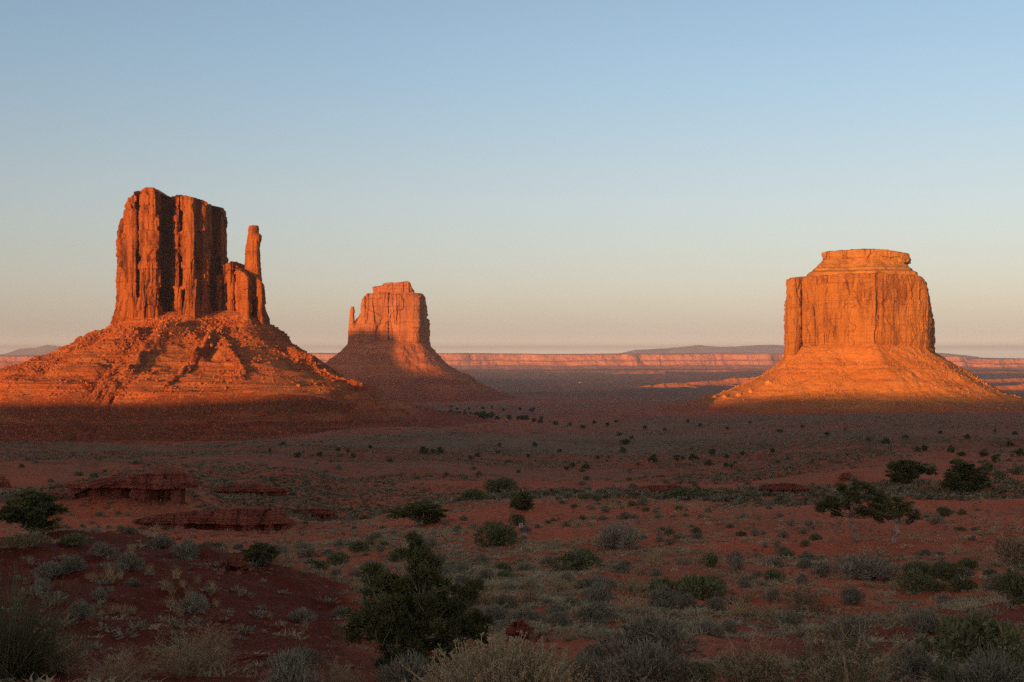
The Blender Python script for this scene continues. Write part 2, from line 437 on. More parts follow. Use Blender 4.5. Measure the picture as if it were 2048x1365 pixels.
def base_z(X, Y):
    X = np.asarray(X, float); Y = np.asarray(Y, float)
    r = np.hypot(X, Y) + 1e-6; phi = np.arctan2(X, Y)
    lim = math.atan(0.43)
    pc = np.clip(phi, -lim, lim)
    rho = np.clip(r * np.cos(pc), 0.5, 45000)
    u = np.clip(np.tan(pc), U_D[0], U_D[-1])
    fu = (u - U_D[0]) / (U_D[1] - U_D[0]); fr = (np.log(rho) - LR[0]) / (LR[1] - LR[0])
    iu = np.clip(fu.astype(int), 0, len(U_D) - 2); ir = np.clip(fr.astype(int), 0, len(LR) - 2)
    a = fu - iu; b = fr - ir
    z = (TAB[iu, ir] * (1 - a) + TAB[iu + 1, ir] * a) * (1 - b) + (TAB[iu, ir + 1] * (1 - a) + TAB[iu + 1, ir + 1] * a) * b
    w = sstep(math.radians(75), math.radians(120), np.abs(phi))
    zb = -1.65 - 0.004 * np.minimum(r, 300) - 0.5 * sstep(10, 100, r)
    return z * (1 - w) + zb * w, rho

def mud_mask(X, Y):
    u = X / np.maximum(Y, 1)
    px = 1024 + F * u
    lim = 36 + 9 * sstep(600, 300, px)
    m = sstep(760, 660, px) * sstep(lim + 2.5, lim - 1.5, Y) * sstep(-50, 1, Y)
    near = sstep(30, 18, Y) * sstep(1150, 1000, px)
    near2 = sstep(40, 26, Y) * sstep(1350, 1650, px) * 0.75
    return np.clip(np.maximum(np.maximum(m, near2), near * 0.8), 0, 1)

MOUNDS = [(-62, 179, 9, 6, 2.8), (-49, 177, 8, 6, 2.7), (-55, 156, 7, 4, 0.7), (-40, 186, 10, 8, 1.6), (-40, 129, 10, 5, 1.8), (-26, 127, 8, 5, 1.5), (-33, 113, 9, 4, 0.35)]
def ground_z(X, Y, detail=True):
    z, rho = base_z(X, Y)
    if detail:
        z = z + 0.05 * fbm(X / 0.9, Y / 0.9, seed=1, oct=3) * sstep(4, 10, rho)
        z = z + 0.10 * ridged(X / 2.3, Y / 2.3, seed=16, oct=3) * sstep(14, 30, rho) * sstep(200, 120, rho)
        z = z + 0.16 * fbm(X / 5, Y / 5, seed=2, oct=3) * sstep(8, 22, rho)
        z = z + 0.75 * fbm(X / 26, Y / 26, seed=3, oct=3) * sstep(45, 120, rho)
        z = z + 2.4 * fbm(X / 120, Y / 120, seed=4, oct=4) * sstep(260, 700, rho) + 1.1 * ridged(X / 70, Y / 34, seed=14, oct=3) * sstep(180, 320, rho)
        for hx, hy, lx, ly, hh in MOUNDS:
            z = z + hh * np.exp(-((X - hx) / lx) ** 2 - ((Y - hy) / ly) ** 2)
        z = z + 4.5 * fbm(X / 600, Y / 500, seed=5, oct=4) * sstep(1800, 4000, rho)
        z = z + 14 * ridged(X / 900, Y / 500, seed=13, oct=3) * sstep(8200, 9800, rho) * sstep(15000, 13500, rho)
        # little terraced steps in the valley floor
        t = 1.6 * vnoise(X / 180, Y / 60, seed=8)
        z = z + 1.6 * (sstep(-0.04, 0.04, t) - 0.5) * sstep(150, 320, rho) * sstep(3000, 1500, rho)
    return z

def on_ground(px, py, lo=7.0, hi=9000.0):
    """the first point of the ground along the line of sight towards (px, py)"""
    Y = np.exp(np.linspace(math.log(lo), math.log(hi), 1500))
    X = (px - 1024) / F * Y
    zr = -(py - EYE) / F * Y
    d = ground_z(X, Y) - zr
    k = np.argmax(d > 0)
    if d[k] <= 0: return None
    if k > 0:
        t = d[k - 1] / (d[k - 1] - d[k])
        y = Y[k - 1] + t * (Y[k] - Y[k - 1])
    else:
        y = Y[k]
    x = (px - 1024) / F * y
    return x, y, float(ground_z(np.array([x]), np.array([y]))[0])

def build_ground():
    inner = np.linspace(-math.radians(27), math.radians(27), 980)
    outer = np.concatenate([np.linspace(math.radians(27), math.radians(60), 60)[1:],
                            np.linspace(math.radians(60), math.radians(300), 130)[1:],
                            np.linspace(math.radians(300), math.radians(333), 60)[1:-1]])
    phi = np.concatenate([inner, outer])
    r = np.exp(np.linspace(math.log(1.2), math.log(43000), 820))
    R, P = np.meshgrid(r, phi, indexing='ij')
    X = R * np.sin(P); Y = R * np.cos(P)
    Z = ground_z(X, Y)
    V = np.stack([X, Y, Z], -1).reshape(-1, 3)
    V = np.vstack([V, [[0, 0, -1.65]]])
    nc = len(phi)
    fs = grid_faces(len(r), nc, True)
    c = np.arange(nc)
    fan = np.stack([np.full(nc, len(V) - 1), c, (c + 1) % nc], -1)
    Xf, Yf = V[:, 0], V[:, 1]
    rr = np.hypot(Xf, Yf)
    mud = mud_mask(Xf, Yf)
    veg = sstep(-0.25, 0.5, fbm(Xf / 14, Yf / 14, seed=21, oct=3)) * (1 - 0.85 * mud)
    far = sstep(130, 420, rr)
    apron = np.zeros(len(V))
    for ax, ay, r0, r1 in ((-340, 1340, 330, 620), (-300, 3080, 420, 800), (570, 2090, 400, 720)):
        dd = np.hypot(Xf - ax, Yf - ay) + 60 * fbm(Xf / 150, Yf / 150, seed=22, oct=3)
        apron = np.maximum(apron, sstep(r1, r0, dd))
    me = make_mesh("ground", V, [fs, fan], MAT["ground"], True, {"mud": mud, "veg": veg, "far": far, "apron": apron, "dist": sstep(2600, 6000, rr)})
    return tag(add_obj("ground", me), kind="structure")
build_ground()

# ------------------------------------------------------------------ unseen ridge added behind the viewer, crest shaped to shade the valley
def ts(X, Y): return X * CT - Y * ST, X * ST + Y * CT
def from_ts(t, s): return s * ST + t * CT, s * CT - t * ST
# crest line along the ridge: (along-ridge position, height of the shade plane at the viewer)
CREST = [(-9000, 60), (-7000, 110), (-6000, 150), (-5035, 120), (-4500, 150), (-4200, 165), (-3900, 160), (-3540, 140), (-3231, 116),
         (-2800, 76), (-2450, 48), (-2100, 26), (-2036, 36), (-2004, 150), (-1901, 172), (-1824, 159), (-1790, 110), (-1771, 90), (-1734, 72), (-1600, 55),
         (-1400, 36), (-1250, 10), (-1060, -14), (-853, -8), (-760, 2), (-657, 20), (-511, 25), (-329, 28), (0, 30), (600, 42), (2500, 60)]
def build_ridge():
    c = np.array(CREST, float)
    t = np.linspace(-9000, 2500, 1400)
    S0 = -420.0
    top = np.interp(t, c[:, 0], c[:, 1]) - S0 * TE
    top = top + 1.0 * fbm(t / 60, t * 0, seed=50, oct=3)
    prof = [(0, 0.0), (6, 0.45), (16, 0.75), (26, 0.97), (34, 1.0), (150, 1.0), (260, 0.6), (420, 0.0)]
    rows = []
    for i, (d, k) in enumerate(prof):
        s = S0 + 30 - d + 5 * fbm(t / 40, t * 0 + i * 0.4, seed=51, oct=3) * (1 if i else 2)
        X, Y = from_ts(t, s)
        zb = ground_z(X, Y, False) - 4
        rows.append(np.stack([X, Y, zb + (top - zb) * k], -1))
    V = np.stack(rows, 0)
    me = make_mesh("shade_ridge", V.reshape(-1, 3), [grid_faces(len(prof), len(t))], MAT["far_rock"], True)
    tag(add_obj("shade_ridge", me), kind="structure")
build_ridge()

# ------------------------------------------------------------------ rock builders
def resample(poly, n):
    P = np.asarray(poly, float); Q = np.vstack([P, P[:1]])
    seg = np.hypot(*np.diff(Q, axis=0).T); s = np.concatenate([[0], np.cumsum(seg)])
    ss = np.linspace(0, s[-1], n, endpoint=False)
    return np.stack([np.interp(ss, s, Q[:, 0]), np.interp(ss, s, Q[:, 1])], -1), ss

def smooth_ring(A, k):
    for _ in range(k):
        A = 0.5 * A + 0.25 * (np.roll(A, 1, 0) + np.roll(A, -1, 0))
    return A

def normals_ring(A):
    T = np.roll(A, -1, 0) - np.roll(A, 1, 0)
    N = np.stack([T[:, 1], -T[:, 0]], -1)
    return N / (np.linalg.norm(N, axis=1, keepdims=True) + 1e-9)

def px_plan(pts, D):
    """(pixel column, metres behind distance D) -> X, Y"""
    return [((px - 1024) / F * (D + dep), D + dep) for px, dep in pts]

def zpx(py, D): return -(py - EYE) / F * D

def tower(name, plan, z0, ztop, mat, parent=None, n=700, m=150, fin=2.0, finw=9.0, strata=0.5, slab=1.5, flute=0.0,
          flare=0.0, lean=0.0, seed=0, sm=3, top_round=0.0, layers=None, scale=1.0, rough=0.35, topn=1.0, crack=2.6):
    """a cliff: a plan outline (counter-clockwise) raised to a varying skyline, cut by joints, slabs and beds"""
    A, s = resample(plan, n)
    A = smooth_ring(A, sm)
    N = normals_ring(smooth_ring(A, 4))
    zt = ztop(A[:, 0], A[:, 1]) if callable(ztop) else np.full(n, float(ztop))
    zt = zt + scale * topn * (0.8 * fbm(A[:, 0] / (6 * scale), A[:, 1] / (6 * scale), seed=seed + 90, oct=3))
    k = np.linspace(0, 1, m)
    K = k[:, None]
    X0 = A[None, :, 0] + 0 * K; Y0 = A[None, :, 1] + 0 * K
    Z = z0 + (zt[None, :] - z0) * K
    H = float(np.max(zt) - z0)
    hz = (Z - z0) / H
    px, py, pz = X0 / scale, Y0 / scale, Z / scale
    d = fin * ridged(px / finw, py / finw, pz / (finw * 14), seed=seed, oct=3) * 0.6
    wx = 0.5 * vnoise(px / 12, py / 12, pz / 9, seed=seed + 51)
    sl = vnoise(px / (finw * 1.3) + wx, py / (finw * 1.3), pz / (finw * 2.2), seed=seed + 5)
    d = d + 1.4 * slab * (sstep(-0.04, 0.04, sl) - 0.5) + slab * 0.6 * (sstep(0.2, 0.28, vnoise(px / (finw * 0.5), py / (finw * 0.5), pz / (finw * 4.5), seed=seed + 6)) - 0.5)
    d = d + strata * vnoise(px / 60, py / 60, pz / 2.4, seed=seed + 7) + 0.6 * strata * sstep(-0.1, 0.1, vnoise(px / 90, py / 90, pz / 7.0, seed=seed + 8))
    d = d + rough * fbm(px / 3, py / 3, pz / 3, seed=seed + 9, oct=3)
    if crack:
        for q_, (f_, z_) in enumerate(((1.5, 16), (0.7, 7))):
            cn = np.abs(vnoise(px / (finw * f_), py / (finw * f_), pz / (finw * z_), seed=seed + 15 + q_))
            on = sstep(-0.1, 0.25, vnoise(px / (finw * 2), py / (finw * 2), pz / (finw * 2.5), seed=seed + 18 + q_))
            d = d - crack / (1 + q_) * (1 - sstep(0.0, 0.07, cn)) * on
    if flute:
        w = sstep(0.26, 0.1, hz + 0.05 * vnoise(px / 14, py / 14, seed=seed + 11))
        d = d + w * flute * (ridged(px / 3.6, py / 3.6, pz / 40, seed=seed + 12, oct=2) + 0.5)
    d = d * scale
    d = d + flare * sstep(0.22, 0.0, hz) - lean * hz
    if top_round:
        d = d - top_round * sstep(0.88, 1.0, hz) ** 2
    if layers:
        for lo, hi, dd in layers:
            md = np.clip(0.75 + 0.8 * vnoise(px / 16, py / 16, seed=seed + 21), 0.1, 1.4)
            d = d + dd * md * sstep(lo - 0.015, lo + 0.015, hz) * sstep(hi + 0.015, hi - 0.015, hz)
    X = X0 + N[None, :, 0] * d; Y = Y0 + N[None, :, 1] * d
    V = [np.stack([X, Y, Z], -1).reshape(-1, 3)]
    f = [grid_faces(m, n, True)]
    # top: rings closing towards the middle
    c = A.mean(0); base = (m - 1) * n; cnt = m * n
    last = np.arange(base, base + n); idx = np.arange(n)
    Xl, Yl, Zl = X[-1], Y[-1], Z[-1]
    zc = float(np.percentile(zt, 75))
    for q in (0.12, 0.3, 0.55, 0.8):
        xr = Xl + (c[0] - Xl) * q; yr = Yl + (c[1] - Yl) * q
        zz = Zl + (zc - Zl) * q + scale * 0.7 * fbm(xr / (5 * scale), yr / (5 * scale), seed=seed + 30, oct=2)
        V.append(np.stack([xr, yr, np.minimum(zz, np.max(zt))], -1))
        cur = np.arange(cnt, cnt + n); cnt += n
        f.append(np.stack([last[idx], last[(idx + 1) % n], cur[(idx + 1) % n], cur[idx]], -1)); last = cur
    V.append(np.array([[c[0], c[1], zc]]))
    f.append(np.stack([last[idx], last[(idx + 1) % n], np.full(n, cnt)], -1))
    me = make_mesh(name, np.vstack(V), f, mat, False)
    return add_obj(name, me, parent)

def column(name, rows, D, dep, mat, parent=None, n=120, m=140, seed=0, amp=0.7, scale=1.0):
    """a free-standing spire from (pixel row, left column, right column) rows"""
    r = np.array(sorted(rows, key=lambda q: -q[0]), float)
    ys = np.linspace(r[0, 0], r[-1, 0], m)
    xl = np.interp(-ys, -r[:, 0], r[:, 1]); xr = np.interp(-ys, -r[:, 0], r[:, 2])
    cx = ((xl + xr) / 2 - 1024) / F * (D + dep); hw = (xr - xl) / 2 / F * (D + dep)
    z = -(ys - EYE) / F * (D + dep)
    a = np.linspace(0, 2 * math.pi, n, endpoint=False)
    ca, sa = np.cos(a), np.sin(a)
    sq = lambda v: np.sign(v) * np.abs(v) ** 0.6
    X = cx[:, None] + hw[:, None] * sq(ca)[None, :]
    Y = (D + dep) + (hw[:, None] * 0.8 + 1.5 * scale) * sq(sa)[None, :]
    Z = np.repeat(z[:, None], n, 1)
    d = amp * (0.7 * ridged(X / (4 * scale), Y / (4 * scale), Z / (30 * scale), seed=seed, oct=2) - 0.3
               + 0.7 * vnoise(X / (30 * scale), Y / (30 * scale), Z / (2.5 * scale), seed=seed + 3) + 0.4 * fbm(X / (2 * scale), Y / (2 * scale), Z / (2 * scale), seed=seed + 4, oct=2))
    X = X + ca[None, :] * d; Y = Y + sa[None, :] * d
    V = np.stack([X, Y, Z], -1).reshape(-1, 3)
    V = np.vstack([V, [[cx[-1], D + dep, z[-1] + 0.6 * scale]]])
    i = np.arange(n); b = (m - 1) * n
    fan = np.stack([b + i, b + (i + 1) % n, np.full(n, len(V) - 1)], -1)
    return add_obj(name, make_mesh(name, V, [grid_faces(m, n, True), fan], mat, False), parent)

def talus(name, hull, prof_l, prof_r, mat, parent=None, n=1100, seed=0, scale=1.0, gully=3.0, ledges=(), dmax=330, rows=230, prof_f=None, spurs=()):
    """the debris slope round a cliff: height falls with the distance from the cliff's foot, cut by gullies and ledges"""
    A, s = resample(hull, n)
    A = smooth_ring(A, 60)
    N = smooth_ring(normals_ring(A), 40); N /= np.linalg.norm(N, axis=1, keepdims=True)
    d = np.concatenate([[-16 * scale, -8 * scale], np.linspace(0, 1, rows) ** 1.15 * dmax])
    Dm = d[:, None] + 0 * s[None, :]
    wl = np.clip(0.5 - 0.5 * N[:, 0] / 0.8, 0, 1)[None, :]      # 1 on the left side, 0 on the right
    wf = np.clip(-N[:, 1], 0, 1)[None, :] ** 2
    X = A[None, :, 0] + N[None, :, 0] * Dm; Y = A[None, :, 1] + N[None, :, 1] * Dm
    X = X + 2.0 * scale * fbm(X / (30 * scale), Y / (30 * scale), seed=seed + 2, oct=3); Y = Y + 2.0 * scale * fbm(X / (30 * scale), Y / (30 * scale), seed=seed + 3, oct=3)
    wob = 3 * scale * fbm(X / (40 * scale), Y / (40 * scale), seed=seed + 4, oct=3) * sstep(4, 60, Dm)
    De = np.maximum(Dm + wob, -20 * scale)
    def pr(p):
        p = np.array(p, float); return np.interp(De, p[:, 0], p[:, 1])
    z = pr(prof_l) * wl + pr(prof_r) * (1 - wl)
    if prof_f is not None: z = z * (1 - wf) + pr(prof_f) * wf
    # gullies run straight down the slope
    sc = s[None, :] / scale + 0 * Dm
    gl = ridged(sc / 26 + 0.15 * vnoise(X / (20 * scale), Y / (20 * scale), seed=seed + 5), Dm / (260 * scale), seed=seed + 6, oct=3)
    z = z - gully * scale * sstep(4 * scale, 50 * scale, Dm) * sstep(dmax * 0.95, dmax * 0.5, Dm) * gl
    for zl, hgt, lo, strength in ledges:
        zz = z + hgt * 0.5 * fbm(X / (50 * scale), Y / (50 * scale), seed=seed + 7, oct=2)
        msk = sstep(lo - 0.25, lo + 0.15, vnoise(sc / 45, zl * 0.1 + 0 * sc, seed=seed + int(abs(zl)) + 8)) * strength
        notch = 1.2 * hgt * (ridged(sc / 7, 0 * sc, seed=seed + 33, oct=2)) * 0.25
        band = sstep(zl - hgt, zl - hgt * 0.35, zz + notch) - sstep(zl - hgt * 0.35, zl + 2.6 * hgt, zz + notch)
        z = z + msk * hgt * 0.9 * band
    z = z + scale * (0.9 * fbm(X / (9 * scale), Y / (9 * scale), seed=seed + 9, oct=4, gain=0.6))
    lump = vnoise(X / (5 * scale), Y / (5 * scale), seed=seed + 10)
    z = z + scale * 0.7 * sstep(0.35, 0.75, lump)
    for xs, hs, ws, d0, d1 in spurs:                      # rock ribs running down the slope
        i0 = np.argmin(np.abs(A[:, 0] - xs) + 1e3 * (N[:, 1] > 0))
        ds = (s[None, :] - s[i0] + 0.10 * Dm + 4 * scale * vnoise(Dm / (30 * scale), 0 * Dm, seed=seed + 40)) / (ws * scale)
        z = z + hs * scale * np.exp(-ds ** 2 * np.where(ds > 0, 2.2, 0.5)) * sstep(d0, d0 + 30, Dm) * sstep(d1, d1 - 60, Dm) * (0.8 + 0.4 * vnoise(Dm / (14 * scale), sc / 10, seed=seed + 41))
    V = np.stack([X, Y, z], -1)
    me = make_mesh(name, V.reshape(-1, 3), [grid_faces(len(d), n, True)[:, ::-1]], mat, True)
    return add_obj(name, me, parent), V

PHI = (1 + 5 ** 0.5) / 2
ICO_V = np.array([(-1, PHI, 0), (1, PHI, 0), (-1, -PHI, 0), (1, -PHI, 0), (0, -1, PHI), (0, 1, PHI), (0, -1, -PHI), (0, 1, -PHI), (PHI, 0, -1), (PHI, 0, 1), (-PHI, 0, -1), (-PHI, 0, 1)], float) / math.hypot(1, PHI)
ICO_F = np.array([(0, 11, 5), (0, 5, 1), (0, 1, 7), (0, 7, 10), (0, 10, 11), (1, 5, 9), (5, 11, 4), (11, 10, 2), (10, 7, 6), (7, 1, 8), (3, 9, 4), (3, 4, 2), (3, 2, 6), (3, 6, 8), (3, 8, 9), (4, 9, 5), (2, 4, 11), (6, 2, 10), (8, 6, 7), (9, 8, 1)])

def rubble_mesh(name, P, size, mat, seed):
    """many angular rocks in one mesh"""
    g = np.random.default_rng(seed); k = len(P)
    sc = size[:, None, None] * (1 + 0.45 * g.uniform(-1, 1, (k, 1, 3))) * np.array([1, 1, 0.8])
    v = ICO_V[None] * (1 + 0.25 * g.uniform(-1, 1, (k, 12, 1)))
    a = g.uniform(0, 6.28, k); ca, sa = np.cos(a)[:, None], np.sin(a)[:, None]
    v = v * sc
    v = np.stack([v[..., 0] * ca - v[..., 1] * sa, v[..., 0] * sa + v[..., 1] * ca, v[..., 2]], -1) + P[:, None, :]
    f = ICO_F[None] + 12 * np.arange(k)[:, None, None]
    return make_mesh(name, v.reshape(-1, 3), [f.reshape(-1, 3)], mat, False)

def ico2(seed, rough=0.3):
    """one boulder: a subdivided, faceted lump of radius about 1"""
    V = ICO_V.copy(); Fc = ICO_F.copy()
    for _ in range(2):
        vs = list(map(tuple, V)); cache = {}; nf = []
        def mid(a, b):
            k = (min(a, b), max(a, b))
            if k not in cache:
                p = (np.array(vs[a]) + np.array(vs[b])); p /= np.linalg.norm(p); vs.append(tuple(p)); cache[k] = len(vs) - 1
            return cache[k]
        for a, b, c in Fc:
            x, y, z = mid(a, b), mid(b, c), mid(c, a)
            nf += [(a, x, z), (b, y, x), (c, z, y), (x, y, z)]
        V = np.array(vs); Fc = np.array(nf)
    g = np.random.default_rng(seed)
    for _ in range(9):                                   # chop flat faces
        nrm = g.normal(size=3); nrm /= np.linalg.norm(nrm); h = g.uniform(0.55, 0.85)
        dd = V @ nrm; V = V - np.maximum(dd - h, 0)[:, None] * nrm
    V = V + 0.06 * fbm(V[:, 0] * 3 + seed, V[:, 1] * 3, V[:, 2] * 3, seed=seed, oct=2)[:, None] * V
    return V, Fc

def skyline(pts, D):
    p = np.array(pts, float)
    xs = (p[:, 0] - 1024); ys = p[:, 1]
    return lambda X, Y: -(np.interp(X / Y * F, xs, ys) - EYE) / F * Y

# ------------------------------------------------------------------ the three buttes
def empty(name, loc=(0, 0, 0)):
    o = bpy.data.objects.new(name, None); COL.objects.link(o); o.location = loc; o.empty_display_size = 1
    return o

TALUS = {}
def west_butte():
    D = 1300.0
    root = tag(empty("sandstone_butte"), "tall red butte with a slim thumb spire at its right, above a bouldery slope", "butte", "sandstone buttes in the valley")
    plan = [(238, 60), (236, 34), (240, 6), (250, -8), (262, -14), (273, -12), (275, 6), (277.5, 10), (280, -10), (290, -22), (304, -26), (314, -24), (317.5, -16),
            (318.5, 14), (324, 30), (334, 36), (344, 34), (347, 10), (350, -3), (356, -6), (359, 8), (361.5, 12), (364, -6), (367, -18), (380, -25), (388, -23), (391, -10), (399, -6), (402, -12), (410, -11), (416, -5),
            (418.5, 20), (422, 44), (430, 52), (437, 44), (443, 40), (448, 46), (452, 74), (452, 120), (420, 150), (330, 155), (260, 130), (242, 100)]
    sky_pts = [(230, 500), (236, 470), (240, 446), (247, 420), (256, 399), (268, 388), (278, 382), (290, 375), (305, 377), (315, 384), (321, 391), (328, 391), (340, 396), (350, 393), (362, 391), (375, 392), (390, 396), (405, 400), (415, 408), (430, 414), (443, 416), (449, 424), (453, 440)]
    cliff = tower("cliff", px_plan(plan, D), zpx(672, D), skyline(sky_pts, D), MAT["west_rock"], root, n=1100, m=230, fin=0.9, finw=9, slab=1.9, strata=0.55, flute=1.6, flare=4.0, lean=1.0, seed=3, sm=2, top_round=1.5)
    # buttresses that lean on the foot of the wall
    for px0, px1, dep, top, sd in ((278, 298, -20, 532, 41), (348, 374, -20, 572, 43), (376, 402, -26, 556, 44), (428, 450, 14, 548, 46)):
        w = (px1 - px0)
        pl = [(px0, dep + 12), (px0 + w * 0.15, dep), (px0 + w * 0.5, dep - 7), (px0 + w * 0.85, dep), (px1, dep + 14), (px0 + w * 0.5, dep + 30)]
        tower("buttress", px_plan(pl, D), zpx(675, D), skyline([(px0, top + 40), (px0 + w * 0.35, top), (px0 + w * 0.6, top + 6), (px1, top + 50)], D), MAT["west_rock"], cliff, n=260, m=110, fin=1.0, finw=6, slab=1.0, flute=1.3, flare=4, lean=3, seed=sd, sm=3)
    sh = [(440, 60), (444, 24), (452, 8), (460, 0), (466, 2), (471, 8), (476, -3), (486, -12), (496, -13), (501, -8), (503, 12), (508, 18), (511, 4), (516, -6), (523, -8), (529, 2), (535, 22), (534, 46), (520, 70), (460, 80)]
    sh_sky = [(440, 530), (453, 530), (458, 524), (462, 522), (471, 525), (474, 538), (480, 541), (487, 545), (492, 550), (498, 560), (503, 572), (508, 575), (514, 560), (521, 562), (526, 568), (528, 600), (532, 628), (537, 648)]
    tower("shoulder", px_plan(sh, D), zpx(678, D), skyline(sh_sky, D), MAT["west_rock"], root, n=700, m=140, fin=1.3, finw=7, slab=1.3, flute=1.6, flare=2.0, lean=0.5, seed=13, sm=2)
    column("spire", [(600, 494, 524), (570, 492, 523), (550, 491, 521.5), (530, 491, 520.5), (510, 492, 519), (495, 492.5, 518.5), (485, 495, 521), (478, 496, 522.5), (470, 497, 521.5), (465, 497, 516), (460, 497, 517), (455, 498, 517), (452, 500, 515.5)], D, 14, MAT["west_rock"], root, seed=5, amp=0.6)
    hull = px_plan([(240, 50), (248, -2), (290, -26), (380, -30), (440, -14), (500, -18), (534, 2), (538, 50), (500, 130), (380, 160), (270, 140)], D)
    pl = [(-16, 44), (0, 38), (12, 27), (32, 9), (75, -9), (97, -17), (131, -26), (178, -43), (183, -58), (186, -61), (215, -68), (260, -76), (310, -88), (420, -118)]
    pr = [(-16, 38), (0, 30), (33, 3), (60, -15), (86, -33), (108, -39), (140, -52), (167, -61), (193, -69), (225, -76), (300, -92), (420, -118)]
    pf = [(-16, 44), (0, 37), (30, 20), (75, -4), (110, -19), (140, -30), (172, -42), (177, -57), (180, -60), (196, -61), (196.4, -66), (214, -68), (214.4, -73), (234, -74.5), (234.6, -79), (258, -80.5), (258.6, -84), (285, -86), (285.6, -88), (340, -94), (420, -118)]
    o, V = talus("talus_slope", hull, pl, pr, MAT["west_talus"], root, n=1300, rows=330, seed=60, gully=4.2, dmax=420, prof_f=pf, spurs=((-372, 13, 13, 25, 190), (-340, 15, 11, 8, 175), (-312, 14, 11, 25, 190), (-284, 14, 11, 15, 200), (-262, 12, 10, 25, 200), (-400, 6, 14, 30, 170)),
                 ledges=((14, 6, 0.15, 0.8), (-14, 4, 0.1, 0.7), (-28, 4, 0.0, 0.8), (-42, 6, -0.6, 0.8)))
    TALUS["west"] = V
west_butte()

def east_butte():
    D = 3000.0
    root = tag(empty("sandstone_butte"), "distant square butte with a thin finger spire on its left, its foot in shade", "butte", "sandstone buttes in the valley")
    plan = [(717, 40), (719, 5), (727, -16), (745, -22), (762, -18), (776, -16), (777.5, -4), (779, -16), (800, -26), (815, -22), (826, -26), (838, -20), (842, -8), (845, 26), (849, 34), (852, 44), (856, 70), (857, 130), (840, 200), (740, 200), (718, 130)]
    sky_pts = [(714, 660), (717, 645), (721, 622), (725, 602), (729, 593), (734, 588), (748, 586), (800, 585), (826, 586), (845, 589), (849, 596), (852, 612), (856, 640)]
    tower("cliff", px_plan(plan, D), zpx(712, D), skyline(sky_pts, D), MAT["east_rock"], root, n=800, m=150, fin=0.7, finw=9, slab=1.2, strata=0.7, flute=0.6, flare=3, lean=1.0, seed=103, sm=3, scale=2.0, top_round=2.0)
    cap = [(747, 60), (748, 8), (760, -2), (790, -6), (815, -4), (826, 6), (827, 60), (815, 130), (760, 130)]
    tower("cap_layer", px_plan(cap, D), zpx(592, D), skyline([(747, 576), (751, 574), (765, 572), (767, 567), (780, 566), (800, 565), (818, 564), (821, 568), (826, 580)], D), MAT["east_rock"], root, n=320, m=40, fin=0.8, finw=6, slab=0.8, strata=1.2, seed=113, scale=1.6)
    column("spire", [(712, 694, 717), (690, 696, 714), (670, 696.8, 712), (655, 697.2, 711), (645, 698, 709), (630, 699, 708.2), (624, 699.6, 709), (619, 700.6, 709), (614, 702.5, 707.5)], D, 30, MAT["east_rock"], root, seed=115, amp=0.8, scale=1.6)
    sad = [(702, 50), (704, 24), (712, 14), (722, 10), (726, 40), (720, 70), (706, 70)]
    tower("saddle_wall", px_plan(sad, D), zpx(712, D), skyline([(700, 656), (708, 655), (711, 657), (715, 657), (719, 648), (724, 632)], D), MAT["east_rock"], root, n=240, m=60, fin=0.8, finw=5, slab=0.8, seed=117, scale=1.6)
    hull = px_plan([(696, 60), (704, 10), (740, -24), (800, -30), (845, -14), (858, 60), (840, 200), (740, 205), (700, 150)], D)
    pl = [(-30, 40), (0, 20), (18, 2), (40, -16), (60, -26), (110, -62), (151, -86), (200, -105), (260, -120), (380, -136), (520, -160)]
    pr = [(-30, 40), (0, 20), (28, -12), (53, -31), (102, -61), (151, -86), (200, -105), (250, -120), (350, -138), (520, -160)]
    pf = [(-30, 40), (0, 22), (40, -4), (102, -44), (140, -62), (144, -72), (200, -90), (204, -98), (270, -108), (273, -113), (360, -126), (520, -160)]
    o, V = talus("talus_slope", hull, pl, pr, MAT["east_talus"], root, n=800, rows=200, seed=160, gully=2.0, scale=1.7, dmax=520, prof_f=pf, ledges=((-2, 10, 0.1, 0.7), (-66, 9, -0.3, 0.8)))
    TALUS["east"] = V
east_butte()

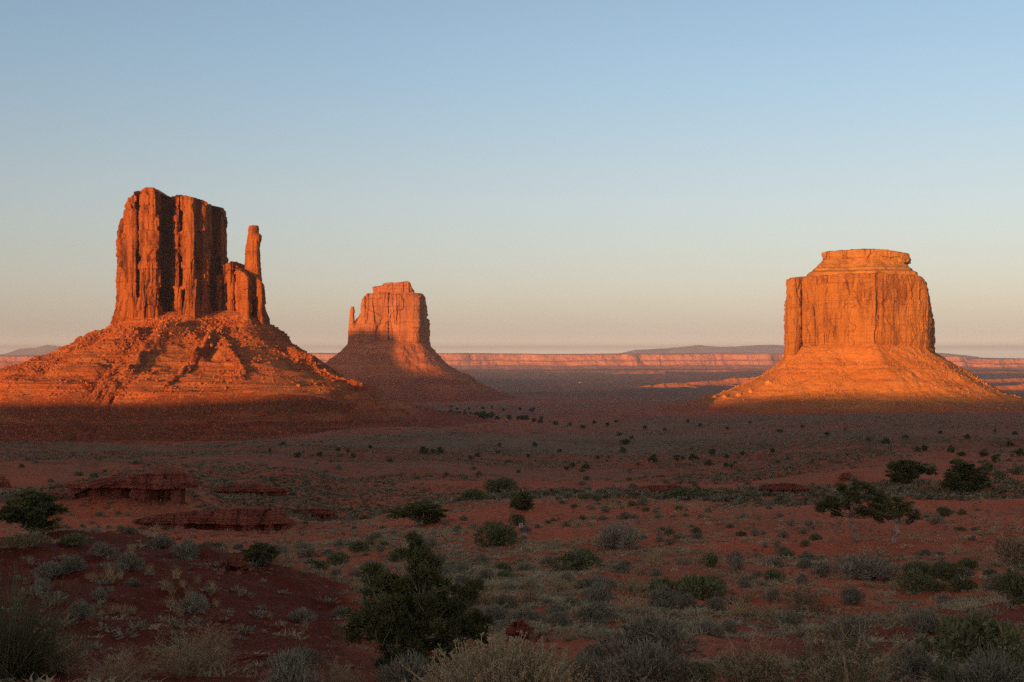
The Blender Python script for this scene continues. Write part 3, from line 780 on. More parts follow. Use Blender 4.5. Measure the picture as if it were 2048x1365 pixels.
def merrick_butte():
    D = 2000.0
    root = tag(empty("sandstone_butte"), "broad orange butte with a flat cap and fluted walls on a smooth lit cone", "butte", "sandstone buttes in the valley")
    plan = [(1571, 90), (1570, 30), (1574, 14), (1590, 8), (1600, 6), (1603, 16), (1606, 8), (1630, 2), (1650, -2), (1668, -10), (1690, -12), (1712, -22), (1735, -30), (1750, -38), (1757, -30), (1760, -36), (1780, -34), (1800, -28), (1820, -26), (1840, -18), (1856, -8), (1865, 14), (1868, 60), (1866, 140), (1830, 220), (1700, 240), (1590, 200)]
    sky_pts = [(1565, 620), (1572, 600), (1576, 570), (1579, 558), (1597, 558), (1601, 562), (1604, 556), (1640, 552), (1700, 548), (1750, 546), (1800, 549), (1843, 553), (1850, 558), (1855, 575), (1860, 600), (1866, 640)]
    tower("cliff", px_plan(plan, D), zpx(752, D), skyline(sky_pts, D), MAT["merrick_rock"], root, n=1200, m=190, fin=0.8, finw=7, slab=0.8, strata=0.8, flute=0.4, flare=3, lean=1.5, seed=206, sm=3, scale=1.5, top_round=2.0)
    fr = [(1606, 80), (1609, 24), (1650, 10), (1700, 0), (1752, -22), (1790, -18), (1838, -6), (1842, 40), (1838, 130), (1790, 190), (1680, 200), (1620, 150)]
    # the stepped upper slope narrows towards the cap
    def frustum():
        A, s = resample(px_plan(fr, D), 700); A = smooth_ring(A, 6); c = A.mean(0)
        m = 60; k = np.linspace(0, 1, m)
        z0, z1 = zpx(562, D), zpx(517, D)
        st = np.array([(0, 1.0), (0.16, 0.985), (0.2, 0.965), (0.42, 0.93), (0.46, 0.90), (0.5, 0.86), (0.62, 0.84), (0.66, 0.80), (0.85, 0.74), (1, 0.70)])
        q = np.interp(k, st[:, 0], st[:, 1])
        X = c[0] + (A[None, :, 0] - c[0]) * q[:, None]; Y = c[1] + (A[None, :, 1] - c[1]) * q[:, None]
        Z = z0 + (z1 - z0) * k[:, None] + 0 * X
        nd = 1.8 * fbm(X / 14, Y / 14, Z / 9, seed=230, oct=4); d = A - c; d /= np.linalg.norm(d, axis=1, keepdims=True)
        X = X + d[None, :, 0] * nd; Y = Y + d[None, :, 1] * nd
        V = np.vstack([np.stack([X, Y, Z], -1).reshape(-1, 3), [[c[0], c[1], z1]]])
        i = np.arange(700); b = (m - 1) * 700
        add_obj("upper_slope", make_mesh("upper_slope", V, [grid_faces(m, 700, True), np.stack([b + i, b + (i + 1) % 700, np.full(700, len(V) - 1)], -1)], MAT["merrick_cap"], False), root)
    frustum()
    cap = [(1647, 70), (1648, 46), (1680, 34), (1720, 20), (1752, 10), (1790, 14), (1815, 24), (1818, 60), (1800, 120), (1720, 140), (1660, 120)]
    tower("cap_layer", px_plan(cap, D), zpx(523, D), skyline([(1646, 507), (1650, 505), (1662, 503), (1700, 501), (1735, 500), (1765, 499), (1790, 503), (1815, 507), (1818, 512)], D), MAT["merrick_cap"], root, n=420, m=36, fin=0.8, finw=7, slab=2.2, strata=1.0, seed=213, scale=1.2, topn=0.8, sm=1)
    pill = [(1573, 40), (1576, 6), (1588, 0), (1599, 4), (1602, 34), (1588, 50)]
    tower("corner_pillar", px_plan(pill, D), zpx(745, D), skyline([(1573, 562), (1578, 557), (1598, 556), (1602, 562)], D), MAT["merrick_rock"], root, n=260, m=120, fin=0.8, finw=7, slab=0.8, strata=0.6, flare=5, lean=0.5, seed=215, scale=1.4)
    hull = px_plan([(1572, 90), (1574, 20), (1620, -2), (1700, -26), (1752, -44), (1810, -36), (1858, -10), (1868, 60), (1864, 150), (1820, 230), (1700, 245), (1590, 205)], D)
    pl = [(-24, 12), (0, -6), (25, -32), (57, -49), (98, -66), (139, -79), (185, -92), (270, -110), (420, -135)]
    pr = [(-24, 14), (0, 0), (26, -17), (67, -42), (108, -66), (147, -79), (200, -90), (300, -108), (420, -130)]
    pf = [(-24, 22), (0, 8), (30, -14), (52, -26), (55, -30), (92, -58), (120, -72), (150, -80), (210, -91), (300, -106), (420, -130)]
    o, V = talus("talus_slope", hull, pl, pr, MAT["merrick_talus"], root, n=1100, rows=230, seed=260, gully=0.7, scale=1.2, dmax=420, prof_f=pf, ledges=((-20, 5, 0.1, 0.6), (-34, 4, 0.2, 0.6)))
    TALUS["merrick"] = V
merrick_butte()

def rubble(key, name, n, dlo, dhi, smin, smax, mat, seed, zlow=-999.0):
    V = TALUS[key]; g = np.random.default_rng(seed)
    nr, nc = V.shape[:2]
    r = g.integers(int(nr * dlo), int(nr * dhi), n * 4); c = g.integers(0, nc, n * 4)
    P = V[r, c]
    keep = (P[:, 1] < V[..., 1].mean() + 60) & ((P[:, 2] > zlow) | (g.uniform(0, 1, len(P)) > 0.93)) & (vnoise(P[:, 0] / 28, P[:, 1] / 28, seed=seed) > -0.15 + 0.5 * g.uniform(-1, 1, len(P)))
    P = P[keep][:n]
    size = smin + (smax - smin) * g.uniform(0, 1, len(P)) ** 4
    me = rubble_mesh(name, P + np.array([0, 0, 0.2]) * size[:, None], size, mat, seed)
    return add_obj(name, me)
tag(rubble("west", "slope_rubble", 42000, 0.02, 0.70, 0.40, 1.7, MAT["west_rubble"], 301, -43.0), "loose rubble strewn over the slope of the tall left butte", "rubble", None, "stuff")
tag(rubble("merrick", "slope_rubble", 11000, 0.05, 0.8, 0.4, 1.7, MAT["merrick_rubble"], 302), "pale rubble along the foot of the broad orange butte", "rubble", None, "stuff")
tag(rubble("east", "slope_rubble", 1500, 0.05, 0.6, 0.7, 3.0, MAT["west_rubble"], 303), "loose rubble on the slope of the distant square butte", "rubble", None, "stuff")

# ------------------------------------------------------------------ far escarpment and mountains
def escarpment():
    Y0 = 14000.0
    X = np.linspace(-9000, 9500, 2600)
    px = 1024 + F * X / Y0
    top = np.interp(px, [-600, 0, 60, 100, 600, 880, 1000, 1150, 1300, 1500, 1570, 1860, 1900, 1960, 1961, 2048, 2600], [716, 713, 712, 711, 708, 708, 709, 711, 709.5, 709, 708.5, 710.5, 712, 714, 718, 719, 722])
    zt = zpx(top, Y0) + 7 * fbm(X / 900, X * 0, seed=401, oct=4)
    rows = []
    prof = [(0, -60), (60, 0.0), (330, 0.14), (560, 0.33), (590, 0.55), (650, 0.62), (690, 0.95), (720, 1.0), (2500, 1.02)]
    fine = []
    for (d0, k0), (d1, k1) in zip(prof[1:-1], prof[2:]):
        for q in np.linspace(0, 1, 7, endpoint=False): fine.append((d0 + (d1 - d0) * q, k0 + (k1 - k0) * q))
    fine.append(prof[-1])
    zb = -215.0
    for d, k in fine:
        rec = 260 * fbm(X / 1700, X * 0 + 0.1, seed=402, oct=3) + 60 * ridged(X / 420, X * 0 + 0.1, seed=406, oct=3) * sstep(-0.2, 0.5, fbm(X / 2500, X * 0, seed=407, oct=2)) + 26 * fbm(X / 120, X * 0 + k * 1.5, seed=403, oct=3)
        if k > 1.0: rec = rec * 0
        rows.append(np.stack([X, Y0 + d - rec - 120, zb + (zt - zb) * k + 6 * fbm(X / 200, X * 0 + k * 4, seed=404, oct=3) * (0.05 < k < 0.95)], -1))
    V = np.stack(rows, 0)
    tag(add_obj("mesa_hills", make_mesh("mesa_hills", V.reshape(-1, 3), [grid_faces(len(fine), len(X))], MAT["far_rock"], True)), kind="structure")
escarpment()

def low_hill(px0, px1, ytop, Y0, seed, mat, depth=60.0, face=45.0):
    """a low ridge on the valley floor with a steep slope on its near side"""
    X = (np.linspace(px0, px1, 160) - 1024) / F * Y0
    t = np.linspace(0, 1, 160)
    crest = zpx(np.interp(t, np.linspace(0, 1, len(ytop)), ytop), Y0) + 3 * fbm(X / 60, X * 0, seed=seed, oct=4)
    rows = []
    for d, k in ((-face * 1.4, 0), (-face, 0.12), (-face * 0.7, 0.3), (-face * 0.4, 0.58), (-face * 0.15, 0.85), (0, 1.0), (depth * 0.3, 0.97), (depth, 0.6), (depth * 2.5, 0.0)):
        gy = Y0 + d + 18 * fbm(X / 50, X * 0 + 0.3 * k, seed=seed + 1, oct=3) * (0.3 + k)
        zb = ground_z(X, gy) - 3
        rows.append(np.stack([X, gy, zb + np.maximum(crest - zb, 0) * k + 1.5 * fbm(X / 20, X * 0 + 6 * k, seed=seed + 2, oct=3) * (0 < k < 1)], -1))
    tag(add_obj("hills", make_mesh("hills", np.stack(rows, 0).reshape(-1, 3), [grid_faces(len(rows), 160)], mat, True)), kind="structure")
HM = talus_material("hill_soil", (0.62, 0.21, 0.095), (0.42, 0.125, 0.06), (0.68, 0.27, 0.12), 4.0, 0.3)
low_hill(1130, 1330, (790, 786, 783, 779, 781, 786), 4700, 440, HM)
low_hill(1230, 1400, (782, 776, 770, 766, 768, 776), 5300, 445, HM)
low_hill(1340, 1470, (775, 768, 764, 762, 764, 770), 5900, 450, HM)
low_hill(1380, 1640, (768, 762, 757, 754, 752, 750, 754), 6700, 455, HM)
low_hill(1930, 2240, (784, 772, 767, 766, 768, 770), 4700, 460, HM)
low_hill(1900, 2240, (762, 758, 756, 757, 757), 6900, 462, HM)
low_hill(1060, 1100, (793, 788, 787, 792), 4300, 465, HM, 30, 25)
low_hill(860, 1330, (752, 750, 749, 747, 745, 742), 10400, 470, HM, 400, 75)
low_hill(840, 1660, (745, 744, 743, 741, 740, 739), 12000, 475, HM, 400, 75)
low_hill(1850, 2300, (746, 744, 743, 744), 10400, 480, HM, 400, 75)
low_hill(-300, 140, (738, 736, 735, 737, 741), 9500, 485, HM, 400, 75)
low_hill(-300, 200, (726, 724, 725, 724, 727), 12500, 490, HM, 400, 75)

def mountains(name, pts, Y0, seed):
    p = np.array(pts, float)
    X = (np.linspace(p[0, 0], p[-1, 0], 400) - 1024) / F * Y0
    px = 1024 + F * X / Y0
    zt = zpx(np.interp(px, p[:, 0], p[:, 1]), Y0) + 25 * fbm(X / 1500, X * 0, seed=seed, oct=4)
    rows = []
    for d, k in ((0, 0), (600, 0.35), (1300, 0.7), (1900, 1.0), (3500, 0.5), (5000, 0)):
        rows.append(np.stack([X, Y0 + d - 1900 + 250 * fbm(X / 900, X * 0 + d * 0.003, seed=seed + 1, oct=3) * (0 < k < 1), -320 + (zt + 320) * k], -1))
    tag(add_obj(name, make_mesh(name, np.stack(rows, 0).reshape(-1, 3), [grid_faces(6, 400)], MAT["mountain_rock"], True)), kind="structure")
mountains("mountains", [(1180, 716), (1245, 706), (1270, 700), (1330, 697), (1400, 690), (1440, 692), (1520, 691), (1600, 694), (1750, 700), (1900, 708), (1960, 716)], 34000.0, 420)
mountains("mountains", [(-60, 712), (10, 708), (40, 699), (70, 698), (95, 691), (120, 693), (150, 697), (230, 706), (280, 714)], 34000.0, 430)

# ------------------------------------------------------------------ haze
def haze_box():
    x0, x1, y0, y1, z0, z1 = -42500, 42500, -42500, 42500, -420, 205
    V = [(x0, y0, z0), (x1, y0, z0), (x1, y1, z0), (x0, y1, z0), (x0, y0, z1), (x1, y0, z1), (x1, y1, z1), (x0, y1, z1)]
    f = [(3, 2, 1, 0), (4, 5, 6, 7), (0, 1, 5, 4), (1, 2, 6, 5), (2, 3, 7, 6), (3, 0, 4, 7)]
    m = bpy.data.materials.new("haze"); m.use_nodes = True
    n, l = m.node_tree.nodes, m.node_tree.links
    n.clear()
    o = n.new("ShaderNodeOutputMaterial"); v = n.new("ShaderNodeVolumePrincipled")
    v.inputs["Color"].default_value = (1.0, 0.90, 0.96, 1)
    v.inputs["Density"].default_value = 3.9e-5
    v.inputs["Anisotropy"].default_value = 0.3
    l.new(v.outputs[0], o.inputs["Volume"])
    me = make_mesh("haze", np.array(V, float), [np.array(f)], m, False)
    tag(add_obj("haze", me), kind="stuff")
haze_box()

# ------------------------------------------------------------------ plant builders (unit width, base at the origin)
def cat(parts):
    V, Fq, o = [], [], 0
    for v, f in parts:
        if len(v) == 0: continue
        V.append(v); Fq.append(f + o); o += len(v)
    return np.vstack(V), np.vstack(Fq)

def unit(a): return a / (np.linalg.norm(a, axis=-1, keepdims=True) + 1e-9)

def leaves(P, Dn, L, W, g, taper=0.35):
    k = len(P)
    side = unit(np.cross(Dn, g.normal(size=(k, 3))))
    L = np.broadcast_to(np.asarray(L, float).reshape(-1, 1), (k, 1)); W = np.broadcast_to(np.asarray(W, float).reshape(-1, 1), (k, 1))
    v = np.stack([P - side * W / 2, P + side * W / 2, P + Dn * L + side * W * taper / 2, P + Dn * L - side * W * taper / 2], 1)
    return v.reshape(-1, 3), (np.arange(4)[None] + 4 * np.arange(k)[:, None])

def rods(P0, P1, r0, r1):
    """three-sided tapering rods"""
    k = len(P0); d = unit(P1 - P0)
    ref = np.where(np.abs(d[:, 2:3]) > 0.9, np.array([[1.0, 0, 0]]), np.array([[0, 0, 1.0]]))
    a = unit(np.cross(d, ref)); b = np.cross(d, a)
    r0 = np.broadcast_to(np.asarray(r0, float).reshape(-1, 1), (k, 1)); r1 = np.broadcast_to(np.asarray(r1, float).reshape(-1, 1), (k, 1))
    vs = []
    for base, r in ((P0, r0), (P1, r1)):
        for q in range(3):
            t = 2 * math.pi * q / 3
            vs.append(base + r * (a * math.cos(t) + b * math.sin(t)))
    v = np.stack(vs, 1)
    f = np.array([(0, 1, 4, 3), (1, 2, 5, 4), (2, 0, 3, 5)])
    return v.reshape(-1, 3), (f[None] + 6 * np.arange(k)[:, None, None]).reshape(-1, 4)

def bent_rods(P0, D0, L, bend, r0, r1, g, seg=3):
    """stems that start along D0 and wander; returns geometry and tips with tip directions"""
    parts, p, d = [], P0, unit(D0)
    L = np.broadcast_to(np.asarray(L, float).reshape(-1, 1), (len(P0), 1))
    for q in range(seg):
        n = p + d * L / seg
        parts.append(rods(p, n, r0 + (r1 - r0) * q / seg, r0 + (r1 - r0) * (q + 1) / seg))
        p = n; d = unit(d + bend * g.normal(size=d.shape) + np.array([0, 0, 0.10 * bend]))
    return cat(parts), p, d

def dome_dirs(k, g, spread=1.0, up=0.25):
    a = g.uniform(0, 2 * math.pi, k); z = g.uniform(up, 1, k); r = np.sqrt(np.maximum(0, 1 - z * z)) * spread
    return unit(np.stack([np.cos(a) * r, np.sin(a) * r, z], -1))

def blob_bush(seed, nb, nleaf, L, W, h=0.55, upb=0.8, stems=60, rb=(0.14, 0.24), spread=0.34):
    """low shrub: overlapping clumps of small upright leaves over a bunch of stems"""
    g = np.random.default_rng(seed)
    parts, stem = [], []
    for q in range(nb):
        a = 2 * math.pi * q / nb + g.uniform(-0.5, 0.5); rr = spread * g.uniform(0.3, 1.0) if q else 0
        r = g.uniform(*rb); c = np.array([math.cos(a) * rr, math.sin(a) * rr, h * g.uniform(0.30, 0.62) * (1.1 - 0.6 * rr / max(spread, 1e-3))])
        k = int(nleaf * (r / rb[1]) ** 2)
        d = unit(g.normal(size=(k, 3))); rad = r * g.uniform(0.35, 1.0, (k, 1)) ** 0.5
        P = c + d * rad * np.array([1, 1, min(1.0, h * 1.6)])
        P[:, 2] = np.maximum(P[:, 2], 0.01)
        Dn = unit(0.7 * d + np.array([0, 0, upb]) + 0.45 * g.normal(size=(k, 3)))
        parts.append(leaves(P, Dn, L * g.uniform(0.5, 1.3, k), W, g))
        ks = max(3, stems // nb)
        tip = c + unit(g.normal(size=(ks, 3))) * r * g.uniform(0.5, 1.1, (ks, 1)); tip[:, 2] = np.maximum(tip[:, 2], 0.05)
        stem.append(rods(np.zeros((ks, 3)) + g.normal(size=(ks, 3)) * np.array([0.03, 0.03, 0]), tip, 0.008, 0.003))
    return cat(parts), cat(stem)

def broom_bush(seed, k, W=0.006, h=0.9, spread=0.8, up=0.3):
    """many thin green stems fanning up from one base"""
    g = np.random.default_rng(seed)
    d = dome_dirs(k, g, spread, up)
    P0 = g.normal(size=(k, 3)) * np.array([0.10, 0.10, 0]); P0[:, 2] = 0
    L = h * g.uniform(0.45, 1.0, k) * (0.55 + 0.45 * d[:, 2])
    (v, f), tip, td = bent_rods(P0, d, L, 0.10, W, W * 0.4, g, 3)
    return (v, f), tip, td

def twig_bush(seed, k, h=0.9, spread=0.9, up=0.2, r=0.009, side=5, bend=0.22, sub=2):
    """dry branching stems"""
    g = np.random.default_rng(seed)
    parts = []
    d = dome_dirs(k, g, spread, up)
    P0 = g.normal(size=(k, 3)) * np.array([0.07, 0.07, 0]); P0[:, 2] = 0
    L = h * g.uniform(0.5, 1.0, k)
    (vf), tip, td = bent_rods(P0, d, L, bend, r, r * 0.4, g, 4)
    parts.append(vf); tips = [tip]; dirs = [td]
    base, bd, bl = P0, d, L
    for lev in range(sub):
        kk = len(base) * side
        t = g.uniform(0.35, 1.0, (kk, 1)); idx = np.repeat(np.arange(len(base)), side)
        s0 = base[idx] + (tip[idx] - base[idx]) * t
        dd = unit(bd[idx] + 0.75 * g.normal(size=(kk, 3)))
        ll = bl[idx] * g.uniform(0.2, 0.45, kk)
        vf, tp, td = bent_rods(s0, dd, ll, bend, r * 0.45 / (lev + 1), r * 0.2 / (lev + 1), g, 2)
        parts.append(vf); tips.append(tp); dirs.append(td)
        base, bd, bl, tip = s0, dd, ll, tp
    V, Fq = cat(parts); V[:, 2] = np.maximum(V[:, 2], 0.0)
    return (V, Fq), np.vstack(tips), np.vstack(dirs)

def grass_tuft(seed, k, h=0.9, W=0.02, spread=0.45, base=0.12):
    g = np.random.default_rng(seed)
    d = dome_dirs(k, g, spread, 0.35)
    P = g.normal(size=(k, 3)) * np.array([base, base, 0]); P[:, 2] = 0
    L = (h * g.uniform(0.45, 1.0, k))[:, None]
    m1 = P + d * L * 0.55; d2 = unit(d + np.stack([d[:, 0], d[:, 1], -0.25 * np.ones(k)], -1) * 0.8)
    side = unit(np.cross(d, g.normal(size=(k, 3)))) * W / 2
    tip = m1 + d2 * L * 0.45
    v = np.stack([P - side, P + side, m1 + side * 0.7, m1 - side * 0.7, tip + side * 0.15, tip - side * 0.15], 1)
    f = np.array([(0, 1, 2, 3), (3, 2, 4, 5)])
    return v.reshape(-1, 3), (f[None] + 6 * np.arange(k)[:, None, None]).reshape(-1, 4)

def juniper(seed, lobes, trunk_top, nclump, nleaf, L, W, trunk_r=0.05, stems=4, snag=20, path=None):
    """lobes: (x, y, z, radius) clumps of scale-leaved sprays hung on limbs from a short twisted trunk"""
    g = np.random.default_rng(seed)
    wood, fol = [], []
    top = np.array([0, 0, trunk_top])
    bases = []
    if path:
        pa = np.array(path, float)
        for q in range(len(pa) - 1):
            wood.append(rods(pa[q:q + 1], pa[q + 1:q + 2], trunk_r * (1.25 - 0.5 * q / len(pa)), trunk_r * (1.25 - 0.5 * (q + 1) / len(pa))))
        bases = [pa[-1]] * stems
        top = pa[-1]
    for q in range(0 if path else stems):
        a = 2 * math.pi * q / stems + g.uniform(-0.4, 0.4)
        p0 = np.array([[math.cos(a) * trunk_r * 0.9, math.sin(a) * trunk_r * 0.9, 0]])
        p1 = top + np.array([[math.cos(a) * 0.05, math.sin(a) * 0.05, 0]]) * g.uniform(0.3, 1.6)
        mid = (p0 + p1) / 2 + g.normal(size=(1, 3)) * 0.025
        wood.append(rods(p0, mid, trunk_r, trunk_r * 0.8)); wood.append(rods(mid, p1, trunk_r * 0.8, trunk_r * 0.55))
        bases.append(p1[0])
    for i, (x, y, z, r) in enumerate(lobes):
        c = np.array([x, y, z]); b0 = bases[i % stems]
        if z < trunk_top: b0 = b0 * np.array([1, 1, 0.35])
        mid = (b0 + c) / 2 + g.normal(size=3) * 0.03 + np.array([0, 0, -0.02])
        wood.append(rods(b0[None], mid[None], trunk_r * 0.45, trunk_r * 0.28)); wood.append(rods(mid[None], c[None], trunk_r * 0.28, trunk_r * 0.12))
        k = max(4, int(nclump * (r / 0.15) ** 2))
        dirs = unit(g.normal(size=(k, 3)) + np.array([0, 0, 0.15]))
        cc = c + dirs * r * g.uniform(0.35, 1.05, (k, 1))
        cc[:, 2] = np.maximum(cc[:, 2], 0.03)
        wood.append(rods(np.repeat(c[None], k, 0), cc, trunk_r * 0.10, trunk_r * 0.04))
        for cl in cc:
            n = int(nleaf * g.uniform(0.6, 1.3)); cr = 0.05 * g.uniform(0.7, 1.35)
            dd = unit(g.normal(size=(n, 3)) * np.array([1, 1, 0.8]) + np.array([0, 0, 0.25]))
            P = cl + dd * cr * g.uniform(0.1, 1.0, (n, 1))
            fol.append(leaves(P, unit(dd + np.array([0, 0, 0.7]) + 0.35 * g.normal(size=(n, 3))), L * g.uniform(0.6, 1.3, n), W, g, 0.5))
    if snag:                                              # bare dead twigs among the sprays
        idx = g.integers(0, len(lobes), snag); lb = np.array(lobes)[idx]
        d = unit(lb[:, :3] - top + 0.4 * g.normal(size=(snag, 3)))
        vf, _, _ = bent_rods(lb[:, :3] + d * lb[:, 3:4] * 0.4, d, lb[:, 3] * g.uniform(0.7, 1.3, snag), 0.25, trunk_r * 0.11, trunk_r * 0.04, g, 3)
        wood.append(vf)
    return cat(fol), cat(wood)

def rand_lobes(seed, k, w=0.5, h=0.6, z0=0.2, r=(0.10, 0.18)):
    g = np.random.default_rng(seed); out = []
    for q in range(k):
        a = g.uniform(0, 2 * math.pi); z = g.uniform(0, 1); rr = w * math.sqrt(max(0.05, 1 - (2 * z - 0.9) ** 2)) * g.uniform(0.2, 0.85) * 0.8
        out.append((math.cos(a) * rr, math.sin(a) * rr, z0 + z * (h - z0) * 0.85, g.uniform(*r)))
    return out

# ------------------------------------------------------------------ prototypes: list of (part name, mesh)
PROTO = {}
def proto(key, *parts):
    PROTO[key] = [(nm, make_mesh(nm, vf[0], [vf[1]], MAT[mt], False)) for nm, vf, mt in parts]
for i in range(4):
    fo, st = blob_bush(500 + i, 7, 420, 0.085, 0.017, h=0.55 + 0.06 * (i % 2), stems=70)
    proto(f"sage{i}", ("foliage", fo, "sage"), ("stems", st, "sage_stem"))
for i in range(3):
    fo, st = blob_bush(520 + i, 8, 420, 0.06, 0.026, h=0.62, upb=0.5, stems=60)
    proto(f"green{i}", ("foliage", fo, "green_bush"), ("stems", st, "sage_stem"))
for i in range(2):
    vf, tip, td = broom_bush(540 + i, 900, 0.0035)
    proto(f"broom{i}", ("stems", vf, "broom"))
for i in range(2):
    vf, tip, td = twig_bush(550 + i, 60, r=0.008)
    g_ = np.random.default_rng(i)
    sel = g_.integers(0, len(tip), 2200)
    lf = leaves(tip[sel] + g_.normal(size=(2200, 3)) * 0.02, unit(td[sel] + 0.6 * g_.normal(size=(2200, 3))), 0.030, 0.010, g_)
    proto(f"weed{i}", ("branches", vf, "dry_stem"), ("dry_leaves", lf, "straw"))
for i in range(2):
    vf, tip, td = twig_bush(560 + i, 38, h=0.75, spread=1.0, up=0.05, r=0.008, bend=0.35)
    fo, st = blob_bush(565 + i, 9, 260, 0.04, 0.014, h=0.62, upb=0.4, stems=40, spread=0.36)
    proto(f"tangle{i}", ("branches", vf, "dry_stem"), ("foliage", fo, "broom"))
vf, tip, td = twig_bush(570, 30, h=0.8, spread=1.0, up=0.1, r=0.009, bend=0.3, sub=1)
proto("snag0", ("branches", vf, "dry_stem"))
for i in range(4):
    proto(f"grass{i}", ("blades", grass_tuft(580 + i, 90, W=0.022), "straw"))

def rabbit(seed):
    g = np.random.default_rng(seed); k = 1100
    d = dome_dirs(k, g, 0.85, 0.30)
    P0 = g.normal(size=(k, 3)) * np.array([0.12, 0.12, 0]); P0[:, 2] = 0
    L = 0.62 * g.uniform(0.82, 1.05, k)
    vf, tip, td = bent_rods(P0, d, L, 0.035, 0.0046, 0.0028, g, 3)
    n = 9
    P = np.repeat(tip, n, 0) + g.normal(size=(k * n, 3)) * 0.009
    heads = leaves(P, unit(np.repeat(td, n, 0) + 0.7 * g.normal(size=(k * n, 3))), 0.018, 0.009, g, 0.8)
    return vf, heads
rb_ = rabbit(590)
proto("rabbit", ("stems", rb_[0], "rabbit_stem"), ("flower_heads", rb_[1], "rabbit_head"))

big_lobes = [(0.0, 0, 0.92, 0.06), (-0.02, 0.02, 0.82, 0.10), (0.09, -0.02, 0.76, 0.11), (-0.06, -0.05, 0.70, 0.12), (0.13, 0.05, 0.66, 0.11),
             (-0.30, 0.02, 0.70, 0.07), (-0.29, 0.0, 0.60, 0.10), (-0.18, 0.08, 0.58, 0.11), (0.05, -0.12, 0.56, 0.15), (0.26, 0.0, 0.55, 0.14), (0.39, 0.02, 0.58, 0.09),
             (-0.40, 0.03, 0.36, 0.10), (-0.30, -0.08, 0.42, 0.12), (-0.12, -0.15, 0.42, 0.16), (0.12, -0.18, 0.40, 0.16), (0.33, -0.06, 0.40, 0.14), (0.47, 0.0, 0.36, 0.07),
             (-0.44, 0.0, 0.26, 0.08), (-0.22, -0.15, 0.26, 0.13), (0.02, -0.2, 0.25, 0.14), (0.25, -0.14, 0.24, 0.14), (0.40, 0.0, 0.27, 0.09),
             (-0.14, -0.14, 0.11, 0.10), (0.06, -0.16, 0.10, 0.12), (0.22, -0.12, 0.12, 0.09), (0.0, 0.16, 0.5, 0.16), (0.2, 0.18, 0.35, 0.15), (-0.2, 0.18, 0.35, 0.15)]
fo, wo = juniper(600, big_lobes, 0.22, 16, 125, 0.030, 0.0085, trunk_r=0.035, stems=4, snag=130)
proto("juniper_big", ("crown", fo, "juniper_leaf"), ("trunk", wo, "bark"))
tree_lobes = [(-0.42, -0.05, 0.52, 0.13), (-0.20, 0.1, 0.44, 0.13), (0.18, 0.08, 0.44, 0.15), (0.40, -0.04, 0.42, 0.13), (0.30, 0.1, 0.66, 0.14), (-0.10, -0.1, 0.74, 0.14), (0.0, 0, 0.90, 0.13), (-0.16, 0.03, 0.84, 0.12), (0.15, 0.0, 0.87, 0.10), (0.24, 0.04, 0.80, 0.07), (-0.32, 0.0, 0.66, 0.13), (-0.40, 0.02, 0.58, 0.09), (-0.18, -0.06, 0.60, 0.12),
              (0.05, 0.05, 0.66, 0.12), (0.24, 0.0, 0.56, 0.14), (0.36, 0.02, 0.50, 0.12), (0.10, -0.08, 0.47, 0.12), (-0.06, 0.1, 0.48, 0.10), (0.26, -0.05, 0.40, 0.09), (-0.26, 0.05, 0.48, 0.08)]
fo, wo = juniper(610, [(a_, b_, c_, d_ * 0.85) for a_, b_, c_, d_ in tree_lobes], 0.36, 15, 70, 0.034, 0.014, trunk_r=0.030, stems=2, snag=24, path=[(0.02, 0, 0), (0.0, 0.01, 0.12), (-0.05, 0, 0.26), (-0.09, 0, 0.38)])
proto("juniper_tree", ("crown", fo, "juniper_leaf"), ("trunk", wo, "bark"))
tree2_lobes = [(0.05, 0, 0.86, 0.16), (-0.16, 0.02, 0.78, 0.15), (0.26, 0.0, 0.74, 0.16), (0.38, 0.02, 0.60, 0.13), (-0.30, 0, 0.62, 0.12), (0.10, 0.1, 0.66, 0.16), (0.0, -0.1, 0.62, 0.13), (0.33, -0.05, 0.5, 0.11)]
fo, wo = juniper(611, [(a_, b_, c_, d_ * 0.9) for a_, b_, c_, d_ in tree2_lobes], 0.40, 15, 70, 0.034, 0.015, trunk_r=0.045, stems=3, snag=26, path=[(-0.02, 0, 0), (0.0, 0.02, 0.12), (0.09, 0, 0.22), (0.03, 0, 0.32), (0.06, 0, 0.44)])
proto("juniper_twisted", ("crown", fo, "juniper_leaf"), ("trunk", wo, "bark"))
for i in range(3):
    fo, wo = juniper(620 + i, rand_lobes(620 + i, 16, 0.46, 0.72, 0.12, (0.13, 0.2)), 0.2, 12, 60, 0.042, 0.016, trunk_r=0.03, stems=4, snag=14)
    proto(f"juniper{i}", ("crown", fo, "juniper_leaf"), ("trunk", wo, "bark"))
for i in range(2):
    fo, wo = juniper(630 + i, rand_lobes(640 + i, 11, 0.48, 0.7, 0.12, (0.12, 0.22)), 0.2, 6, 24, 0.10, 0.04, trunk_r=0.04, stems=2, snag=0)
    PROTO[f"far_juniper{i}"] = [("crown", make_mesh("crown", fo[0], [fo[1]], MAT["juniper_leaf"], False)), ("trunk", make_mesh("trunk", wo[0], [wo[1]], MAT["bark"], False))]

